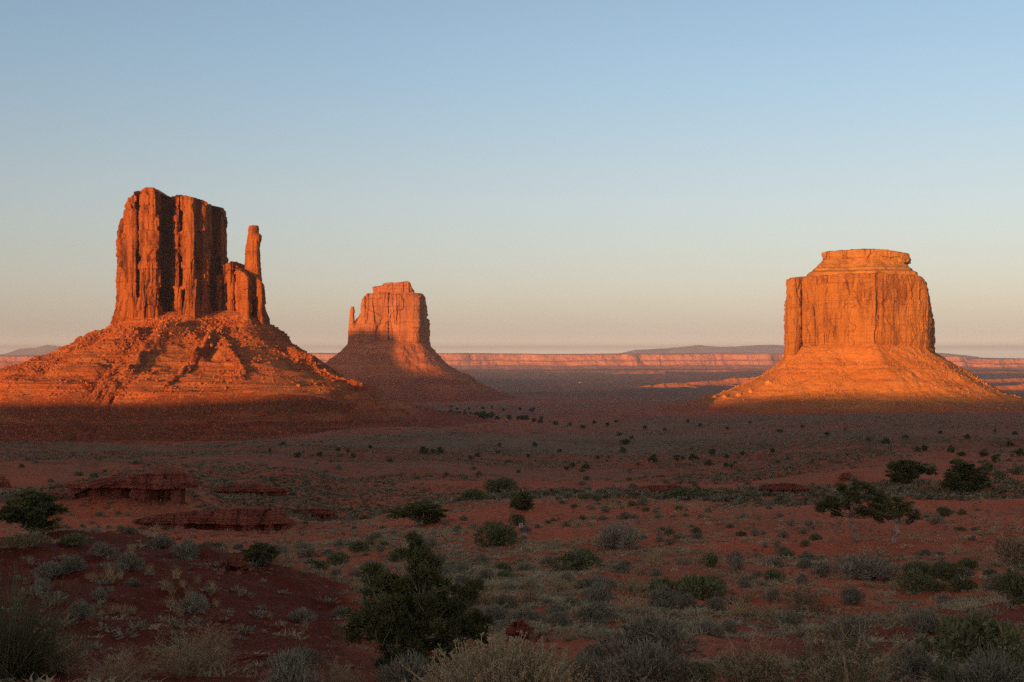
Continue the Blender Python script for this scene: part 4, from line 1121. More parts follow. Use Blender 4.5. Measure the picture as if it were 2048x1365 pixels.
# ------------------------------------------------------------------ placing plants
PLACED = []          # objects that take an automatic label: object, phrase, column, row, width
LANDMARKS = []       # phrase, column, row
def plant(name, key, px, py, wpx, hpx=None, pos=None, rot=None, sink=0.02):
    P = pos if pos is not None else on_ground(px, py)
    if P is None: return None
    x, y, z = P
    w = wpx / F * y
    h = (hpx if hpx else wpx * 0.62) / F * y
    ref = REFH[key]
    parts = PROTO[key]
    if len(parts) == 1:
        o = add_obj(name, parts[0][1])
    else:
        o = empty(name)
        for nm, me in parts:
            add_obj(nm, me, o)
    o.location = (x, y, z - sink * h)
    o.rotation_euler = (0, 0, RNG.uniform(0, 6.28) if rot is None else rot)
    ww, hh = ref
    o.scale = (w / ww, w / ww, h / hh)
    return o
REFH = {}
for k, parts in PROTO.items():
    lo = []
    for nm, me in parts:
        a = np.empty(len(me.vertices) * 3, np.float32); me.vertices.foreach_get("co", a); lo.append(a.reshape(-1, 3))
    a = np.vstack(lo)
    REFH[k] = (float(np.percentile(np.abs(a[:, :2]), 97)) * 2.0, float(np.percentile(a[:, 2], 99)))

# the plants one would point at: name, category, builder, column, foot row, width, height (photo pixels), label, landmark phrase
HERO = [
 ("juniper", "tree", "juniper_big", 830, 1345, 238, 264, "big bushy dark green juniper standing at the foot of the bare red mound", "big juniper", 0.0),
 ("juniper", "tree", "juniper_tree", 1712, 1080, 135, 116, "open-crowned juniper with a pale slanting trunk, taller of the pair on the sand", "taller sand juniper", 0.0),
 ("juniper", "tree", "juniper_twisted", 1788, 1086, 82, 92, "smaller rounded juniper on a grey twisted stump right beside the open-crowned one", "twisted-stump juniper", 0.0),
 ("juniper", "tree", "juniper0", 66, 1066, 116, 80, "dense round juniper bush on the sand below the undercut red ledge", "round juniper by the ledge", None),
 ("juniper", "tree", "juniper1", 1818, 968, 80, 46, "spreading many-stemmed juniper bush just left of the darker dense round one", "spreading hillside juniper", None),
 ("juniper", "tree", "juniper2", 1925, 984, 84, 58, "dense dark round juniper, biggest bush on the right hillside", "dense hillside juniper", None),
 ("juniper", "tree", "juniper1", 838, 1052, 92, 46, "dark juniper clump at the top of the sandy ridge beside the rocky wash", "ridge juniper clump", None),
 ("juniper", "tree", "juniper2", 1047, 1022, 44, 36, "small upright olive juniper on the crest of the sand ridge", "olive crest juniper", None),
 ("juniper", "tree", "juniper0", 524, 1132, 60, 44, "dark green bush at the back edge of the bare red mound", "bush behind the mound", None),
 ("shrub", "shrub", "green0", 1004, 986, 60, 30, "rounded green shrub topping the far end of the sandy crest", "rounded crest shrub", None),
 ("shrub", "shrub", "green1", 942, 1002, 58, 24, "low green shrub left of the rounded one on the sandy crest", "low crest shrub", None),
 ("shrub", "shrub", "green2", 1376, 1000, 74, 27, "wide yellow-green shrub on the sand crest before the red wash", "yellow-green crest shrub", None),
 ("shrub", "shrub", "green0", 1034, 1050, 30, 22, "compact green shrub close behind the white-striped marker post", None, None),
 ("shrub", "shrub", "green1", 992, 1094, 78, 46, "dark arching shrub around a little bare red hump of sand", "arching dark shrub", None),
 ("shrub", "shrub", "sage1", 1232, 1098, 92, 50, "large mixed grey and green clump on the open red sand", "large mixed clump", None),
 ("shrub", "shrub", "green2", 1160, 1140, 96, 40, "dark ragged shrub below the large mixed clump", "ragged dark shrub", None),
 ("shrub", "shrub", "green0", 1405, 1196, 96, 44, "dark olive low shrub at the bottom of the sand slope", "dark olive shrub", None),
 ("shrub", "shrub", "green1", 1322, 1192, 70, 34, "brownish shrub touching the left side of the dark olive one", None, None),
 ("sagebrush", "shrub", "sage0", 1300, 1318, 176, 84, "widest grey-green sagebrush, a low mound in the lower middle", "widest sagebrush", None),
 ("sagebrush", "shrub", "sage2", 1195, 1182, 90, 30, "silvery flat sagebrush patch at the edge of the bare sand", "silvery sagebrush patch", None),
 ("sagebrush", "shrub", "sage3", 1700, 1292, 120, 64, "dark dense sagebrush behind the big tangle of dry branches", "dark sagebrush", None),
 ("sagebrush", "shrub", "sage1", 1740, 1162, 150, 52, "broad grey-green sagebrush below the two junipers on the sand", "broad sagebrush", None),
 ("rabbitbrush", "shrub", "rabbit", 1008, 1432, 300, 150, "pale straw-coloured rabbitbrush dome with dry tufted heads", "pale rabbitbrush", None),
 ("dry_bush", "bush", "weed0", 668, 1388, 150, 72, "straw-coloured dry bush at the foot of the big juniper", "straw dry bush", None),
 ("dry_bush", "bush", "weed1", 395, 1352, 200, 110, "tall tan dry weeds against the shaded side of the red mound", "tall tan weeds", None),
 ("dry_bush", "bush", "weed0", 238, 1362, 140, 60, "grey fallen tangle of dry twigs lying before the tan weeds", "fallen twigs", None),
 ("dry_bush", "bush", "weed1", 120, 1345, 110, 90, "thin pale weeds leaning out of the green broom bush", None, None),
 ("broom_shrub", "shrub", "broom0", 18, 1350, 230, 190, "dark green broom-like bush of fine stems, cut by the photo's edge", "green broom bush", None),
 ("tangled_bush", "bush", "tangle0", 1688, 1392, 230, 140, "big tangled bush of bare pale branches over dark leaves", "big tangled bush", None),
 ("shrub", "shrub", "tangle1", 1500, 1385, 190, 120, "olive leafy bush with a few thin bare stems beside the tangle", "olive leafy bush", None),
 ("shrub", "shrub", "green1", 1958, 1335, 150, 108, "leafy green bush with bare twisted branches showing at its left side", "leafy twisted bush", None),
 ("shrub", "shrub", "green2", 2036, 1200, 76, 64, "bright leafy bush at the frame's edge above the twisted one", "bright edge bush", None),
 ("tangled_bush", "bush", "tangle1", 2026, 1132, 96, 86, "grey ragged bush, tallest on the slope right of the twisted stump", "grey ragged bush", None),
 ("dead_branches", "branches", "snag0", 1790, 1248, 100, 46, "bleached bare branches sprawling on the dark red slope", "bleached branches", None),
 ("dead_branches", "branches", "snag0", 1752, 1112, 90, 22, "fallen grey boughs below the open-crowned juniper", "fallen boughs", None),
 ("shrub", "shrub", "tangle0", 1605, 1228, 100, 66, "wispy grey bush left of the broad sagebrush", "wispy grey bush", None),
 ("sagebrush", "shrub", "sage2", 604, 1340, 92, 44, "low blue-grey sagebrush beside the straw dry bush", "blue-grey sagebrush", None),
 ("sagebrush", "shrub", "sage0", 103, 1156, 70, 32, "widest grey sagebrush on the top of the red mound", "widest mound sagebrush", None),
 ("sagebrush", "shrub", "sage1", 150, 1142, 52, 32, "rounded sagebrush close behind the widest one on the mound", None, None),
 ("sagebrush", "shrub", "sage2", 161, 1236, 50, 36, "single round sagebrush on the mound's near slope", "lone round sagebrush", None),
 ("sagebrush", "shrub", "sage3", 205, 1112, 58, 28, "feathery sagebrush near the mound's crest with dry grass before it", "feathery sagebrush", None),
 ("sagebrush", "shrub", "sage0", 255, 1142, 62, 36, "dull sagebrush below the feathery one on the mound", None, None),
 ("sagebrush", "shrub", "sage1", 322, 1096, 50, 28, "dense grey sagebrush on the skyline of the mound", "skyline sagebrush", None),
 ("sagebrush", "shrub", "sage2", 375, 1116, 60, 38, "sagebrush with exposed pale roots right of the skyline one", "rooted sagebrush", None),
 ("shrub", "shrub", "green1", 143, 1090, 62, 22, "flat dark shrub behind the mound's crest below the round juniper", "flat dark shrub", None),
 ("shrub", "shrub", "tangle1", 45, 1092, 120, 36, "brown scrubby bush in front of the round juniper", "brown scrubby bush", None),
 ("sagebrush", "shrub", "sage3", 80, 1184, 46, 26, "faded sagebrush under the widest mound sagebrush", None, None),
 ("sagebrush", "shrub", "sage0", 117, 1202, 30, 20, "tiny sagebrush between the faded one and the lone round one", None, None),
 ("sagebrush", "shrub", "sage1", 197, 1200, 30, 22, "tiny sagebrush uphill of the lone round one", None, None),
 ("sagebrush", "shrub", "sage2", 265, 1172, 28, 16, "tiny blue-grey sagebrush among straw tufts on the mound", None, None),
 ("dry_bush", "bush", "grass1", 222, 1166, 30, 22, "straw tuft standing on the mound beside the tiny blue-grey sagebrush", None, None),
 ("dry_bush", "bush", "grass2", 262, 1105, 26, 22, "tall straw tuft on the skyline of the mound", "skyline straw tuft", None),
 ("dry_bush", "bush", "grass0", 1370, 1345, 60, 34, "low straw tuft in front of the widest sagebrush", "low straw tuft", None),
 ("dry_bush", "bush", "grass3", 1280, 1352, 56, 28, "rounded straw tuft between the rabbitbrush and the widest sagebrush", None, None),
]
for nm, ct, key, px, py, w, h, lab, lm, rot in HERO:
    P = None
    if py > 1394: P = on_ground(px, py, lo=5.0)
    o = plant(nm, key, px, py, w, h, pos=P, rot=rot)
    tag(o, lab, ct)
    if lm: LANDMARKS.append((lm, px, py - h * 0.4))
LANDMARKS += [("striped marker post", 1042, 1048), ("undercut ledge", 330, 975), ("rocky wash bank", 540, 1045)]

# marker post: a dark slat between two white ones
mx, my, mz = on_ground(1042, 1060)
mp = tag(empty("marker_post", (mx, my, mz)), "white-striped dark marker post standing in the sand by green shrubs", "post")
def box(x0, x1, y0, y1, z0, z1):
    V = np.array([(x0, y0, z0), (x1, y0, z0), (x1, y1, z0), (x0, y1, z0), (x0, y0, z1), (x1, y0, z1), (x1, y1, z1), (x0, y1, z1)], float)
    return V, np.array([(3, 2, 1, 0), (4, 5, 6, 7), (0, 1, 5, 4), (1, 2, 6, 5), (2, 3, 7, 6), (3, 0, 4, 7)])
k_ = my / F
for nm, a, b_, c, d_, mt in (("post_core", -1.1, 1.1, -3, 14.0, "slate"), ("white_strip", -3.2, -1.15, 3.2, 13.6, "white_paint"), ("white_strip", 1.15, 3.2, 3.2, 13.6, "white_paint")):
    v, f = box(a * k_, b_ * k_, -0.02, 0.02, c * k_, d_ * k_)
    add_obj(nm, make_mesh(nm, v, [f], MAT[mt], False), mp)

# ---- far junipers on the valley floor
FARJ = [(1069, 893, 13), (1252, 890, 15), (1307, 925, 18), (1353, 922, 17), (1386, 922, 17), (1366, 919, 9), (1245, 905, 14), (1146, 936, 12), (1172, 937, 14), (1134, 940, 9), (1263, 878, 10),
        (1238, 872, 9), (1772, 889, 15), (1849, 902, 15), (1902, 906, 17), (1924, 913, 13), (2019, 893, 14), (1738, 884, 11), (1812, 877, 9), (1424, 911, 15), (1453, 917, 12), (1485, 911, 11), (1418, 931, 13),
        (1452, 934, 11), (1545, 905, 12), (1966, 913, 14), (2040, 912, 18), (1992, 925, 18), (706, 915, 13), (640, 912, 10), (566, 892, 13), (540, 904, 9), (847, 908, 15), (866, 908, 12), (880, 907, 14), (940, 919, 12),
        (955, 914, 10), (997, 908, 8), (1056, 915, 9), (596, 915, 12), (676, 902, 10), (695, 905, 8), (902, 834, 16), (911, 831, 10), (930, 832, 10), (941, 830, 9), (953, 831, 9), (966, 837, 16), (976, 838, 14), (984, 836, 14),
        (994, 840, 11), (1018, 840, 12), (1036, 840, 8), (1044, 840, 12), (1053, 840, 11), (1068, 845, 12), (1081, 846, 12), (1084, 839, 7), (919, 828, 7), (930, 824, 6), (1007, 822, 7), (967, 819, 6), (984, 817, 6), (1040, 820, 7),
        (1063, 823, 8), (1067, 819, 6), (938, 819, 6), (914, 820, 5), (902, 815, 6), (1112, 850, 10), (1140, 853, 12), (1165, 858, 10), (1188, 848, 8), (1215, 853, 11), (1232, 846, 7), (1290, 858, 9), (1330, 862, 8),
        (1376, 846, 9), (1400, 852, 7), (1455, 860, 8), (1500, 848, 8), (1560, 866, 10), (1605, 858, 8), (1655, 872, 11), (1690, 862, 7), (1880, 868, 9), (1935, 878, 12), (1990, 866, 9), (2030, 870, 10), (1120, 905, 8), (1195, 918, 9), (1000, 893, 9), (780, 925, 10), (740, 897, 8)]
for i, (px, py, w) in enumerate(FARJ):
    o = plant("juniper", f"far_juniper{i % 2}", px, py, w * (0.75 + 0.45 * ((i * 5) % 7) / 7), w * (0.70 + 0.25 * ((i * 7) % 5) / 5))
    if o is None: continue
    tag(o, None, "tree", "junipers dotting the valley floor")
    PLACED.append((o, "dark valley juniper", px, py, w))

g_ = np.random.default_rng(99); cnt = 0
while cnt < 110:
    px, py = g_.uniform(0, 2048), 880 + 105 * g_.uniform(0, 1) ** 0.8
    P = on_ground(px, py)
    if P is None or P[1] < 150 or P[1] > 900: continue
    w = g_.uniform(0.9, 2.1) * F / P[1]
    if w < 4: continue
    o = plant("shrub", ("green0", "sage1", "green2", "sage3")[cnt % 4], px, py, w, w * g_.uniform(0.5, 0.75), pos=P)
    tag(o, None, "shrub", "low shrubs of the middle valley")
    PLACED.append((o, "green valley shrub" if cnt % 2 == 0 else "grey valley shrub", px, py, w)); cnt += 1

# ---- sagebrush and green shrubs of the sand ridge and hillside
g_ = np.random.default_rng(77)
cand = []
Y = np.exp(g_.uniform(math.log(9), math.log(190), 5200)); U = g_.uniform(-0.425, 0.425, 5200)
X = U * Y; Z = ground_z(X, Y)
PX = 1024 + F * U; PY = EYE - F * Z / Y
dens = fbm(X / 11, Y / 11, seed=61, oct=3)
mudv = mud_mask(X, Y)
# what can be seen: nothing nearer along the same line of sight rises above it
def visible(x, y, z, h):
    t = np.linspace(0.12, 0.97, 26)[None, :]
    xx = x[:, None] * t; yy = y[:, None] * t
    zz = (z + h)[:, None] * t
    return np.all(ground_z(xx, yy) < zz, axis=1)
Y[:700] = g_.uniform(108, 145, 700); U[:700] = g_.uniform(-0.07, 0.23, 700)
X = U * Y; Z = ground_z(X, Y); PX = 1024 + F * U; PY = EYE - F * Z / Y
dens = fbm(X / 11, Y / 11, seed=61, oct=3) + 0.35 * (np.arange(len(Y)) < 700)
mudv = mud_mask(X, Y)
size = g_.uniform(0.35, 0.75, len(Y)) * (1 + 0.5 * (g_.uniform(0, 1, len(Y)) > 0.8)) * (0.7 + 0.3 * sstep(12, 40, Y))
keep = (dens + g_.uniform(-0.5, 0.5, len(Y)) > 0.12) & (g_.uniform(0, 1, len(Y)) > 0.9 * mudv) & (PY < 1400)
keep &= visible(X, Y, Z, size * 0.5)
HERO.append((None, None, None, 1042, 1054, 60, 40, None, None, None))
hx = np.array([h[3] for h in HERO]); hy = np.array([h[4] - h[6] * 0.3 for h in HERO]); hw = np.array([h[5] for h in HERO])
for i in range(len(hx)):
    keep &= ~((np.abs(PX - hx[i]) < hw[i] * 0.55) & (np.abs(PY - hy[i]) < hw[i] * 0.35))
ix = np.nonzero(keep)[0]
wpx = size * F / Y
kind = g_.uniform(0, 1, len(Y))
n_sage = n_green = n_tuft = 0
stuff_small = []
order = ix[np.argsort(-wpx[ix])]
taken = []
for i in order:
    if any(abs(PX[i] - a) < 0.35 * (w + wpx[i]) and abs(PY[i] - b) < 0.2 * (w + wpx[i]) for a, b, w in taken[-400:]): continue
    taken.append((PX[i], PY[i], wpx[i]))
    if kind[i] < 0.62 and n_sage < 270:
        n_sage += 1; nm, key, ph, cat_, grp = "sagebrush", f"sage{i % 4}", "grey sagebrush", "shrub", "grey sagebrush on the red sand"
    elif 0.62 <= kind[i] < 0.78 and n_green < 110:
        n_green += 1; nm, key, ph, cat_, grp = "shrub", f"green{i % 3}", "small green shrub", "shrub", "small green shrubs on the red sand"
    elif kind[i] >= 0.78 and n_tuft < 130:
        n_tuft += 1; nm, key, ph, cat_, grp = "grass_tuft", f"grass{i % 4}", "dry grass tuft", "grass", "dry grass tufts on the red sand"
    else:
        stuff_small.append(i); continue
    hf = 0.62 if nm != "grass_tuft" else 0.75
    o = plant(nm, key, 0, 0, wpx[i], wpx[i] * hf * g_.uniform(0.8, 1.15), pos=(X[i], Y[i], Z[i]))
    tag(o, None, cat_, grp)
    PLACED.append((o, ph, PX[i], PY[i], wpx[i]))

for i, (px, py) in enumerate([(175, 1160), (187, 1164), (205, 1161), (218, 1154), (240, 1158), (330, 1180), (345, 1190), (365, 1175), (378, 1196), (400, 1206), (425, 1186), (432, 1216), (204, 1232),
                               (225, 1228), (237, 1225), (251, 1231), (266, 1228), (340, 1216), (360, 1233), (480, 1262), (455, 1290), (395, 1168), (352, 1158), (60, 1130), (128, 1120), (300, 1150), (540, 1240), (610, 1262)]):
    w = 16 + (i * 7) % 12
    o = plant("grass_tuft", f"grass{i % 4}", px, py, w, w * 1.15)
    if o:
        tag(o, None, "grass", "dry grass tufts on the red mound"); PLACED.append((o, "straw tuft on the mound", px, py, w))

# ---- labels that tell the repeats apart: nearest landmark, side, and rank on that side
ORD = ["nearest", "second", "third", "fourth", "fifth", "sixth", "seventh", "eighth", "ninth", "tenth", "eleventh", "twelfth"]
MORE = [("tall left butte", 250, 880), ("distant square butte", 800, 800), ("broad orange butte", 1720, 830)]
table = {}
for o, ph, px, py, w in PLACED:
    best = min(LANDMARKS + MORE, key=lambda q: math.hypot(px - q[1], 1.6 * (py - q[2])))
    dx, dy = px - best[1], 1.6 * (py - best[2])
    side = ("right of" if dx > 0 else "left of") if abs(dx) > abs(dy) else ("in front of" if dy > 0 else "behind")
    table.setdefault((ph, best[0], side), []).append((math.hypot(dx, dy), o))
for (ph, lm, side), rows in table.items():
    rows.sort(key=lambda q: q[0])
    for r, (_, o) in enumerate(rows):
        if r < len(ORD):
            o["label"] = (f"{ph} {ORD[r]} to the {lm}, {side} it" if r == 0 else f"{ORD[r]} nearest {ph} {side} the {lm}")
        else:
            o["label"] = f"one of the {ph}{' plants' if ph.endswith('sagebrush') else 's'} further out {side} the {lm}"

# ---- the uncountable growth: dry grass, low scrub, and the scrub that greys the valley floor
def scatter(name, label, cat_, X, Y, protos, width, hfac, mat, seed):
    g = np.random.default_rng(seed); Z = ground_z(X, Y)
    parts, fs, o = [], [], 0
    pk = g.integers(0, len(protos), len(X))
    for q, (v, f) in enumerate(protos):
        idx = np.nonzero(pk == q)[0]
        if len(idx) == 0: continue
        a = g.uniform(0, 6.28, len(idx)); c, s = np.cos(a)[:, None], np.sin(a)[:, None]
        w = width[idx][:, None]; h = w * hfac * g.uniform(0.7, 1.2, (len(idx), 1))
        vx = (v[None, :, 0] * c - v[None, :, 1] * s) * w + X[idx][:, None]
        vy = (v[None, :, 0] * s + v[None, :, 1] * c) * w + Y[idx][:, None]
        vz = v[None, :, 2] * h + Z[idx][:, None] - 0.01
        parts.append(np.stack([vx, vy, vz], -1).reshape(-1, 3))
        fs.append((f[None] + o + len(v) * np.arange(len(idx))[:, None, None]).reshape(-1, f.shape[1])); o += len(v) * len(idx)
    return tag(add_obj(name, make_mesh(name, np.vstack(parts), [np.vstack(fs)], MAT[mat], False)), label, cat_, None, "stuff")

g_ = np.random.default_rng(88)
N = 30000
Y = np.exp(g_.uniform(math.log(7.5), math.log(190), N)); X = g_.uniform(-0.60, 0.60, N) * Y
Ya = g_.uniform(55, 135, 4200); Xa = g_.uniform(-0.20, -0.04, 4200) * Ya          # the grassy flank of the wash
Yb = g_.uniform(112, 142, 1800); Xb = g_.uniform(-0.06, 0.22, 1800) * Yb         # the crest of the sand ridge
Yc = g_.uniform(9, 34, 3600); Xc = g_.uniform(0.06, 0.42, 3600) * Yc
X = np.concatenate([X, Xa, Xb, Xc]); Y = np.concatenate([Y, Ya, Yb, Yc]); N = len(X)
EXTRA = np.arange(N) >= 30000
Yd = g_.uniform(16, 75, 6000); Xd = g_.uniform(-0.13, 0.16, 6000) * Yd            # grassy foot of the sand slope
X = np.concatenate([X, Xd]); Y = np.concatenate([Y, Yd]); N = len(X); EXTRA = np.concatenate([EXTRA, np.zeros(6000, bool)])
k = (fbm(X / 7, Y / 7, seed=71, oct=3) + g_.uniform(-0.4, 0.4, N) + 0.25 * EXTRA > 0.0) & ((g_.uniform(0, 1, N) > 0.88 * mud_mask(X, Y)) | EXTRA)
X, Y = X[k], Y[k]
scatter("dry_grass", "thin dry grass covering the red sand", "grass", X, Y, [grass_tuft(700 + i, 22, W=0.085, base=0.22, spread=0.75) for i in range(4)], g_.uniform(0.2, 0.5, len(X)) * (0.6 + 0.4 * sstep(10, 50, Y)), 0.6, "grass", 1)
def mini(seed, n=26, L=0.22, W=0.08):
    g = np.random.default_rng(seed)
    d = unit(g.normal(size=(n, 3)) + np.array([0, 0, 0.5])); P = d * g.uniform(0.1, 0.38, (n, 1)); P[:, 2] = np.abs(P[:, 2]) * 0.8
    return leaves(P, unit(d + np.array([0, 0, 0.6])), L, W, g, 0.5)
minis = [mini(720 + i) for i in range(5)]
g2 = np.random.default_rng(89)
N = 11000
Y = np.exp(g2.uniform(math.log(14), math.log(230), N)); X = g2.uniform(-0.60, 0.60, N) * Y
Yb = g2.uniform(108, 145, 1200); Xb = g2.uniform(-0.08, 0.24, 1200) * Yb
Ya = g2.uniform(60, 140, 1500); Xa = g2.uniform(-0.20, -0.04, 1500) * Ya
X = np.concatenate([X, Xa, Xb]); Y = np.concatenate([Y, Ya, Yb]); N = len(X)
k = (fbm(X / 10, Y / 10, seed=73, oct=3) + g2.uniform(-0.4, 0.4, N) > 0.0) & (g2.uniform(0, 1, N) > 0.9 * mud_mask(X, Y))
X, Y = X[k], Y[k]
scatter("low_scrub", "small low scrub between the bushes on the sand", "scrub", X, Y, minis, g2.uniform(0.25, 0.6, len(X)), 0.75, "sage", 2)
N = 204000
Y = np.exp(g2.uniform(math.log(130), math.log(2600), N)); Y[:54000] = g2.uniform(215, 650, 54000); X = g2.uniform(-0.60, 0.60, N) * Y
BIG = g2.uniform(0, 1, N) > 0.985
k = (fbm(X / 60, Y / 60, seed=74, oct=4) + g2.uniform(-0.45, 0.45, N) > -0.05)
X, Y, BIG = X[k], Y[k], BIG[k]
scatter("valley_scrub", "grey-green scrub speckling the valley floor", "scrub", X, Y, [mini(740 + i, 10, 0.34, 0.17) for i in range(4)], g2.uniform(0.5, 1.6, len(X)) * (1 + 1.3 * sstep(350, 1200, Y)) * (1 + 1.0 * BIG), 0.6, "scrub", 3)
N = 19000
Y = np.exp(g2.uniform(math.log(7.5), math.log(120), N)); X = g2.uniform(-0.60, 0.60, N) * Y
sz = (0.012 + 0.05 * g2.uniform(0, 1, N) ** 5) * (1 + 1.2 * sstep(30, 110, Y))
tag(add_obj("gravel", rubble_mesh("gravel", np.stack([X, Y, ground_z(X, Y)], -1), sz, MAT["ledge_rock"], 5)), "small stones strewn over the red ground", "gravel", None, "stuff")

# ------------------------------------------------------------------ rock ledges and loose boulders
def ledge(label, pts, base, depth, seed, under=None, name="rock_ledge"):
    """pts: skyline of the ledge in photo pixels; base: row of its foot"""
    p = np.array(pts, float); xm = p[:, 0].mean()
    P = on_ground(xm, base); D = P[1]
    x0, x1 = p[0, 0], p[-1, 0]; w = x1 - x0
    plan = [(x0, depth * 0.5), (x0 + w * 0.06, depth * 0.12), (x0 + w * 0.22, -0.03 * depth), (x0 + w * 0.38, 0.1 * depth), (x0 + w * 0.52, -0.02 * depth), (x0 + w * 0.7, -0.12 * depth), (x0 + w * 0.88, -0.05 * depth), (x0 + w * 0.97, 0.1 * depth), (x1, depth * 0.45), (x1 - w * 0.1, depth), (x0 + w * 0.15, depth)]
    hgt = (base - p[:, 1].min()) / F * D
    o = tower(name, px_plan(plan, D), zpx(base, D) - 0.25 * hgt, skyline(pts, D), MAT["ledge_rock"], None, n=420, m=56, fin=2.6, finw=13, strata=1.3, slab=4.4, seed=seed, sm=4, scale=hgt / 40.0, rough=1.6,
              layers=[(a, b, d * hgt) for a, b, d in (under or ((0.0, 0.40, -0.5), (0.66, 1.0, -0.18)))], top_round=0.5 * hgt, topn=4.0)
    tag(o, label, "rock ledge", "red rock ledges in the shade")
    return o
ledge("long undercut red ledge with a dark hollow along its foot", [(96, 990), (120, 978), (150, 970), (200, 976), (235, 962), (262, 950), (292, 946), (330, 943), (372, 945), (394, 956), (404, 980)], 1001, 5.0, 801, ((0.0, 0.48, -0.8), (0.74, 1.0, -0.16)))
ledge("broken red ledge along the wash below the undercut one", [(246, 1046), (300, 1034), (350, 1028), (400, 1024), (460, 1020), (520, 1016), (570, 1022), (590, 1052)], 1062, 5.0, 802)
ledge("small dark ledge cut off by the photo's edge", [(-40, 962), (-10, 953), (10, 954), (24, 970)], 974, 3.0, 803)
ledge("little red outcrop behind the open-crowned juniper", [(1672, 958), (1684, 947), (1698, 945), (1712, 954)], 962, 2.0, 804)
ledge("low red bank left of the little outcrop", [(1490, 982), (1530, 970), (1580, 967), (1625, 978)], 986, 3.0, 805)
ledge("dark red rock shelf in the wash beyond the crest", [(1250, 984), (1290, 972), (1350, 970), (1395, 980)], 988, 3.0, 806)
ledge("thin broken slab in the wash right of the longer broken ledge", [(560, 1030), (590, 1020), (640, 1016), (676, 1024)], 1034, 2.0, 809)
ledge("low dark slab rising left behind the round juniper", [(20, 1002), (60, 986), (110, 984), (150, 998)], 1006, 2.5, 810)
ledge("short stepped ledge uphill of the wash, right of the undercut one", [(408, 986), (450, 972), (520, 968), (580, 980)], 990, 3.0, 811)
ledge("dark red rock block at the right of the big juniper", [(1012, 1266), (1024, 1246), (1046, 1240), (1062, 1262)], 1282, 0.7, 807)
ledge("crumbling clod edge at the right end of the mound's top", [(440, 1128), (462, 1116), (484, 1114), (500, 1132)], 1142, 1.2, 808)

g3 = np.random.default_rng(91); Pl = []
for bx, by, sx, n_ in ((250, 1006, 90, 160), (420, 1064, 110, 200), (560, 1052, 30, 80), (1050, 1284, 30, 20), (470, 1142, 30, 50)):
    for _ in range(n_):
        q = on_ground(bx + sx * g3.normal(), by + 7 * g3.normal())
        if q: Pl.append(q)
Pl = np.array(Pl)
tag(add_obj("ledge_rubble", rubble_mesh("ledge_rubble", Pl, (0.0006 + 0.0022 * g3.uniform(0, 1, len(Pl)) ** 4) * Pl[:, 1] + 0.02, MAT["ledge_rock"], 92)), "fallen rock fragments along the red ledges", "rubble", None, "stuff")

def boulder(px, py, w, label, mat, seed, key=None, D=None, grp=None):
    if key:                                   # on a butte's slope: the visible slope point nearest to that line of sight
        V = TALUS[key].reshape(-1, 3)
        qx = 1024 + F * V[:, 0] / V[:, 1]; qy = EYE - F * V[:, 2] / V[:, 1]
        c = np.nonzero((np.abs(qx - px) < 4) & (np.abs(qy - py) < 4))[0]
        if len(c) == 0: return
        P = V[c[np.argmin(V[c, 1])]]
    else:
        P = on_ground(px, py)
    r = w / 2 / F * P[1]
    V, f = ico2(seed)
    g = np.random.default_rng(seed)
    me = make_mesh("boulder", V * r * np.array([1.15, 1.0, 0.85]), [f], mat, False)
    o = add_obj("boulder", me, None, (P[0], P[1], P[2] + 0.35 * r)); o.rotation_euler = (0, 0, g.uniform(0, 6.28))
    tag(o, label, "boulder", grp)
BR, MR = MAT["boulder_rock"], MAT["merrick_rubble"]
for i, (px, py, w, lab) in enumerate([
    (1535, 766, 15, "large orange block highest of the row at the orange butte's lower left"), (1500, 781, 12, "second block down the row at the orange butte's lower left"),
    (1478, 789, 11, "third block down the row at the orange butte's lower left"), (1453, 791, 13, "rounded block near the low end of the orange butte's row"), (1430, 793, 10, "last and lowest block of the orange butte's row")]):
    boulder(px, py, w, lab, MR, 900 + i, "merrick", grp="blocks at the foot of the orange butte")
for i, (px, py, w, lab) in enumerate([
    (597, 720, 11, "big boulder high on the tall butte's sunlit right shoulder"), (588, 733, 9, "boulder just below the big one on the tall butte's right shoulder"), (640, 728, 8, "lone skyline boulder on the tall butte's right slope"),
    (672, 742, 10, "pale boulder by the end of the tall butte's right skyline"), (648, 738, 7, "small boulder left of the pale one on the tall butte's skyline"), (706, 776, 12, "sunlit block where the tall butte's right slope meets shade"),
    (520, 722, 10, "boulder in the gully below the tall butte's thumb spire"), (300, 700, 9, "boulder mid-slope under the tall butte's dark recess"), (425, 690, 11, "block under the ledge below the tall butte's right wall"),
    (230, 745, 9, "boulder on the lower left slope of the tall butte"), (345, 752, 10, "boulder low in the middle of the tall butte's slope"), (150, 724, 8, "skyline boulder on the tall butte's left slope")]):
    boulder(px, py, w, lab, MAT["west_rubble"], 920 + i, "west", grp="boulders on the tall butte's slope")
for i, (px, py, w, lab) in enumerate([(1962, 1342, 22, "rounded red stone at the foot of the leafy twisted bush"), (2012, 1358, 24, "larger red stone right of the rounded one by the twisted bush"), (1896, 1358, 10, "small red stone left of the rounded one by the twisted bush"),
                                     (290, 1330, 14, "small orange stone among the fallen twigs"), (422, 1192, 10, "pale stone on the dark side of the mound")]):
    boulder(px, py, w, lab, MAT["ledge_rock"], 940 + i, grp="stones lying on the red ground")

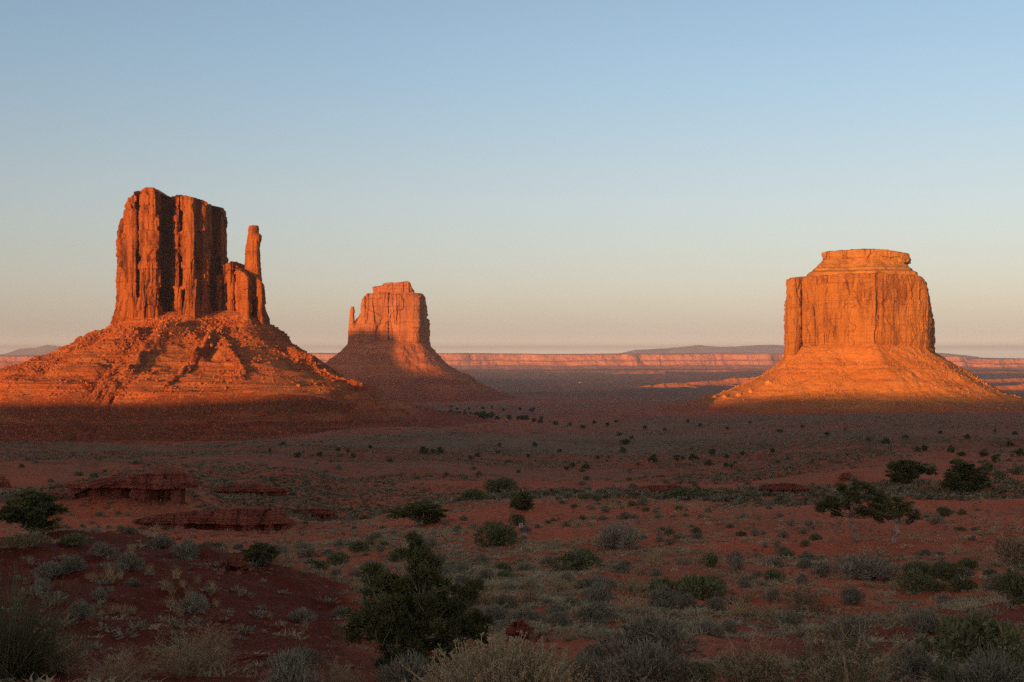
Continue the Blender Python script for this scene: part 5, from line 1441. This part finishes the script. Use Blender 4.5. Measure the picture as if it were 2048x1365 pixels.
# ------------------------------------------------------------------ high airliner, far trailers
def airliner():
    D = 24000.0
    x, z = (433 - 1024) / F * D, -(63 - EYE) / F * D
    root = tag(empty("airliner", (x, D, z)), "tiny white airliner high in the blue sky", "airplane")
    a = np.linspace(0, 2 * math.pi, 12, endpoint=False)
    rr = [(-17, 0.2), (-15, 1.4), (-11, 2.0), (10, 2.0), (16, 1.0), (19, 0.3)]
    V = np.array([(q, r * math.cos(t), r * math.sin(t)) for q, r in rr for t in a])
    add_obj("fuselage", make_mesh("fuselage", V, [grid_faces(6, 12, True)], MAT["white_paint"], True), root)
    for s in (-1, 1):
        v, f = box(-1, 1, -1, 1, -0.25, 0.25)
        v = np.array([(4, s * 1.8, -0.4), (-2, s * 1.8, -0.4), (-8, s * 17, 0.4), (-6, s * 17, 0.4), (4, s * 1.8, 0.2), (-2, s * 1.8, 0.2), (-8, s * 17, 0.7), (-6, s * 17, 0.7)], float)
        add_obj("wing", make_mesh("wing", v, [f], MAT["white_paint"], False), root)
        v2 = v * np.array([0.35, 0.38, 1]) + np.array([-13.5, 0, 0.6])
        add_obj("tailplane", make_mesh("tailplane", v2, [f], MAT["white_paint"], False), root)
    v3 = np.array([(-10, -0.2, 1.5), (-16, -0.2, 1.5), (-17, -0.2, 7.5), (-14, -0.2, 7.5), (-10, 0.2, 1.5), (-16, 0.2, 1.5), (-17, 0.2, 7.5), (-14, 0.2, 7.5)], float)
    add_obj("tail_fin", make_mesh("tail_fin", v3, [f], MAT["white_paint"], False), root)
    root.rotation_euler = (0, math.radians(-14), math.radians(18))
airliner()

def trailer(px, py, w, label):
    P = on_ground(px, py); L = w / F * P[1]; H = L * 0.32
    root = tag(empty("trailer", P), label, "trailer")
    v, f = box(-L / 2, L / 2, -H * 0.45, H * 0.45, 0.25 * H, 1.1 * H); add_obj("body", make_mesh("body", v, [f], MAT["dusty_paint"], False), root)
    v, f = box(-L * 0.52, L * 0.52, -H * 0.5, H * 0.5, 1.103 * H, 1.18 * H); add_obj("roof", make_mesh("roof", v, [f], MAT["slate"], False), root)
    for q in (-0.25, 0.2):
        v, f = box(q * L - 0.06 * L, q * L + 0.06 * L, -H * 0.47, -H * 0.452, 0.6 * H, 0.9 * H); add_obj("window", make_mesh("window", v, [f], MAT["slate"], False), root)
        v, f = box(q * L - 0.04 * L, q * L + 0.04 * L, -H * 0.4, H * 0.4, 0, 0.248 * H); add_obj("wheel", make_mesh("wheel", v, [f], MAT["slate"], False), root)
    root.rotation_euler = (0, 0, 0.15)
trailer(899, 826, 3, "tiny white trailer on the valley floor past the tall butte's foot")
trailer(1160, 767, 6, "far pale trailer on the plain beyond the distant square butte")
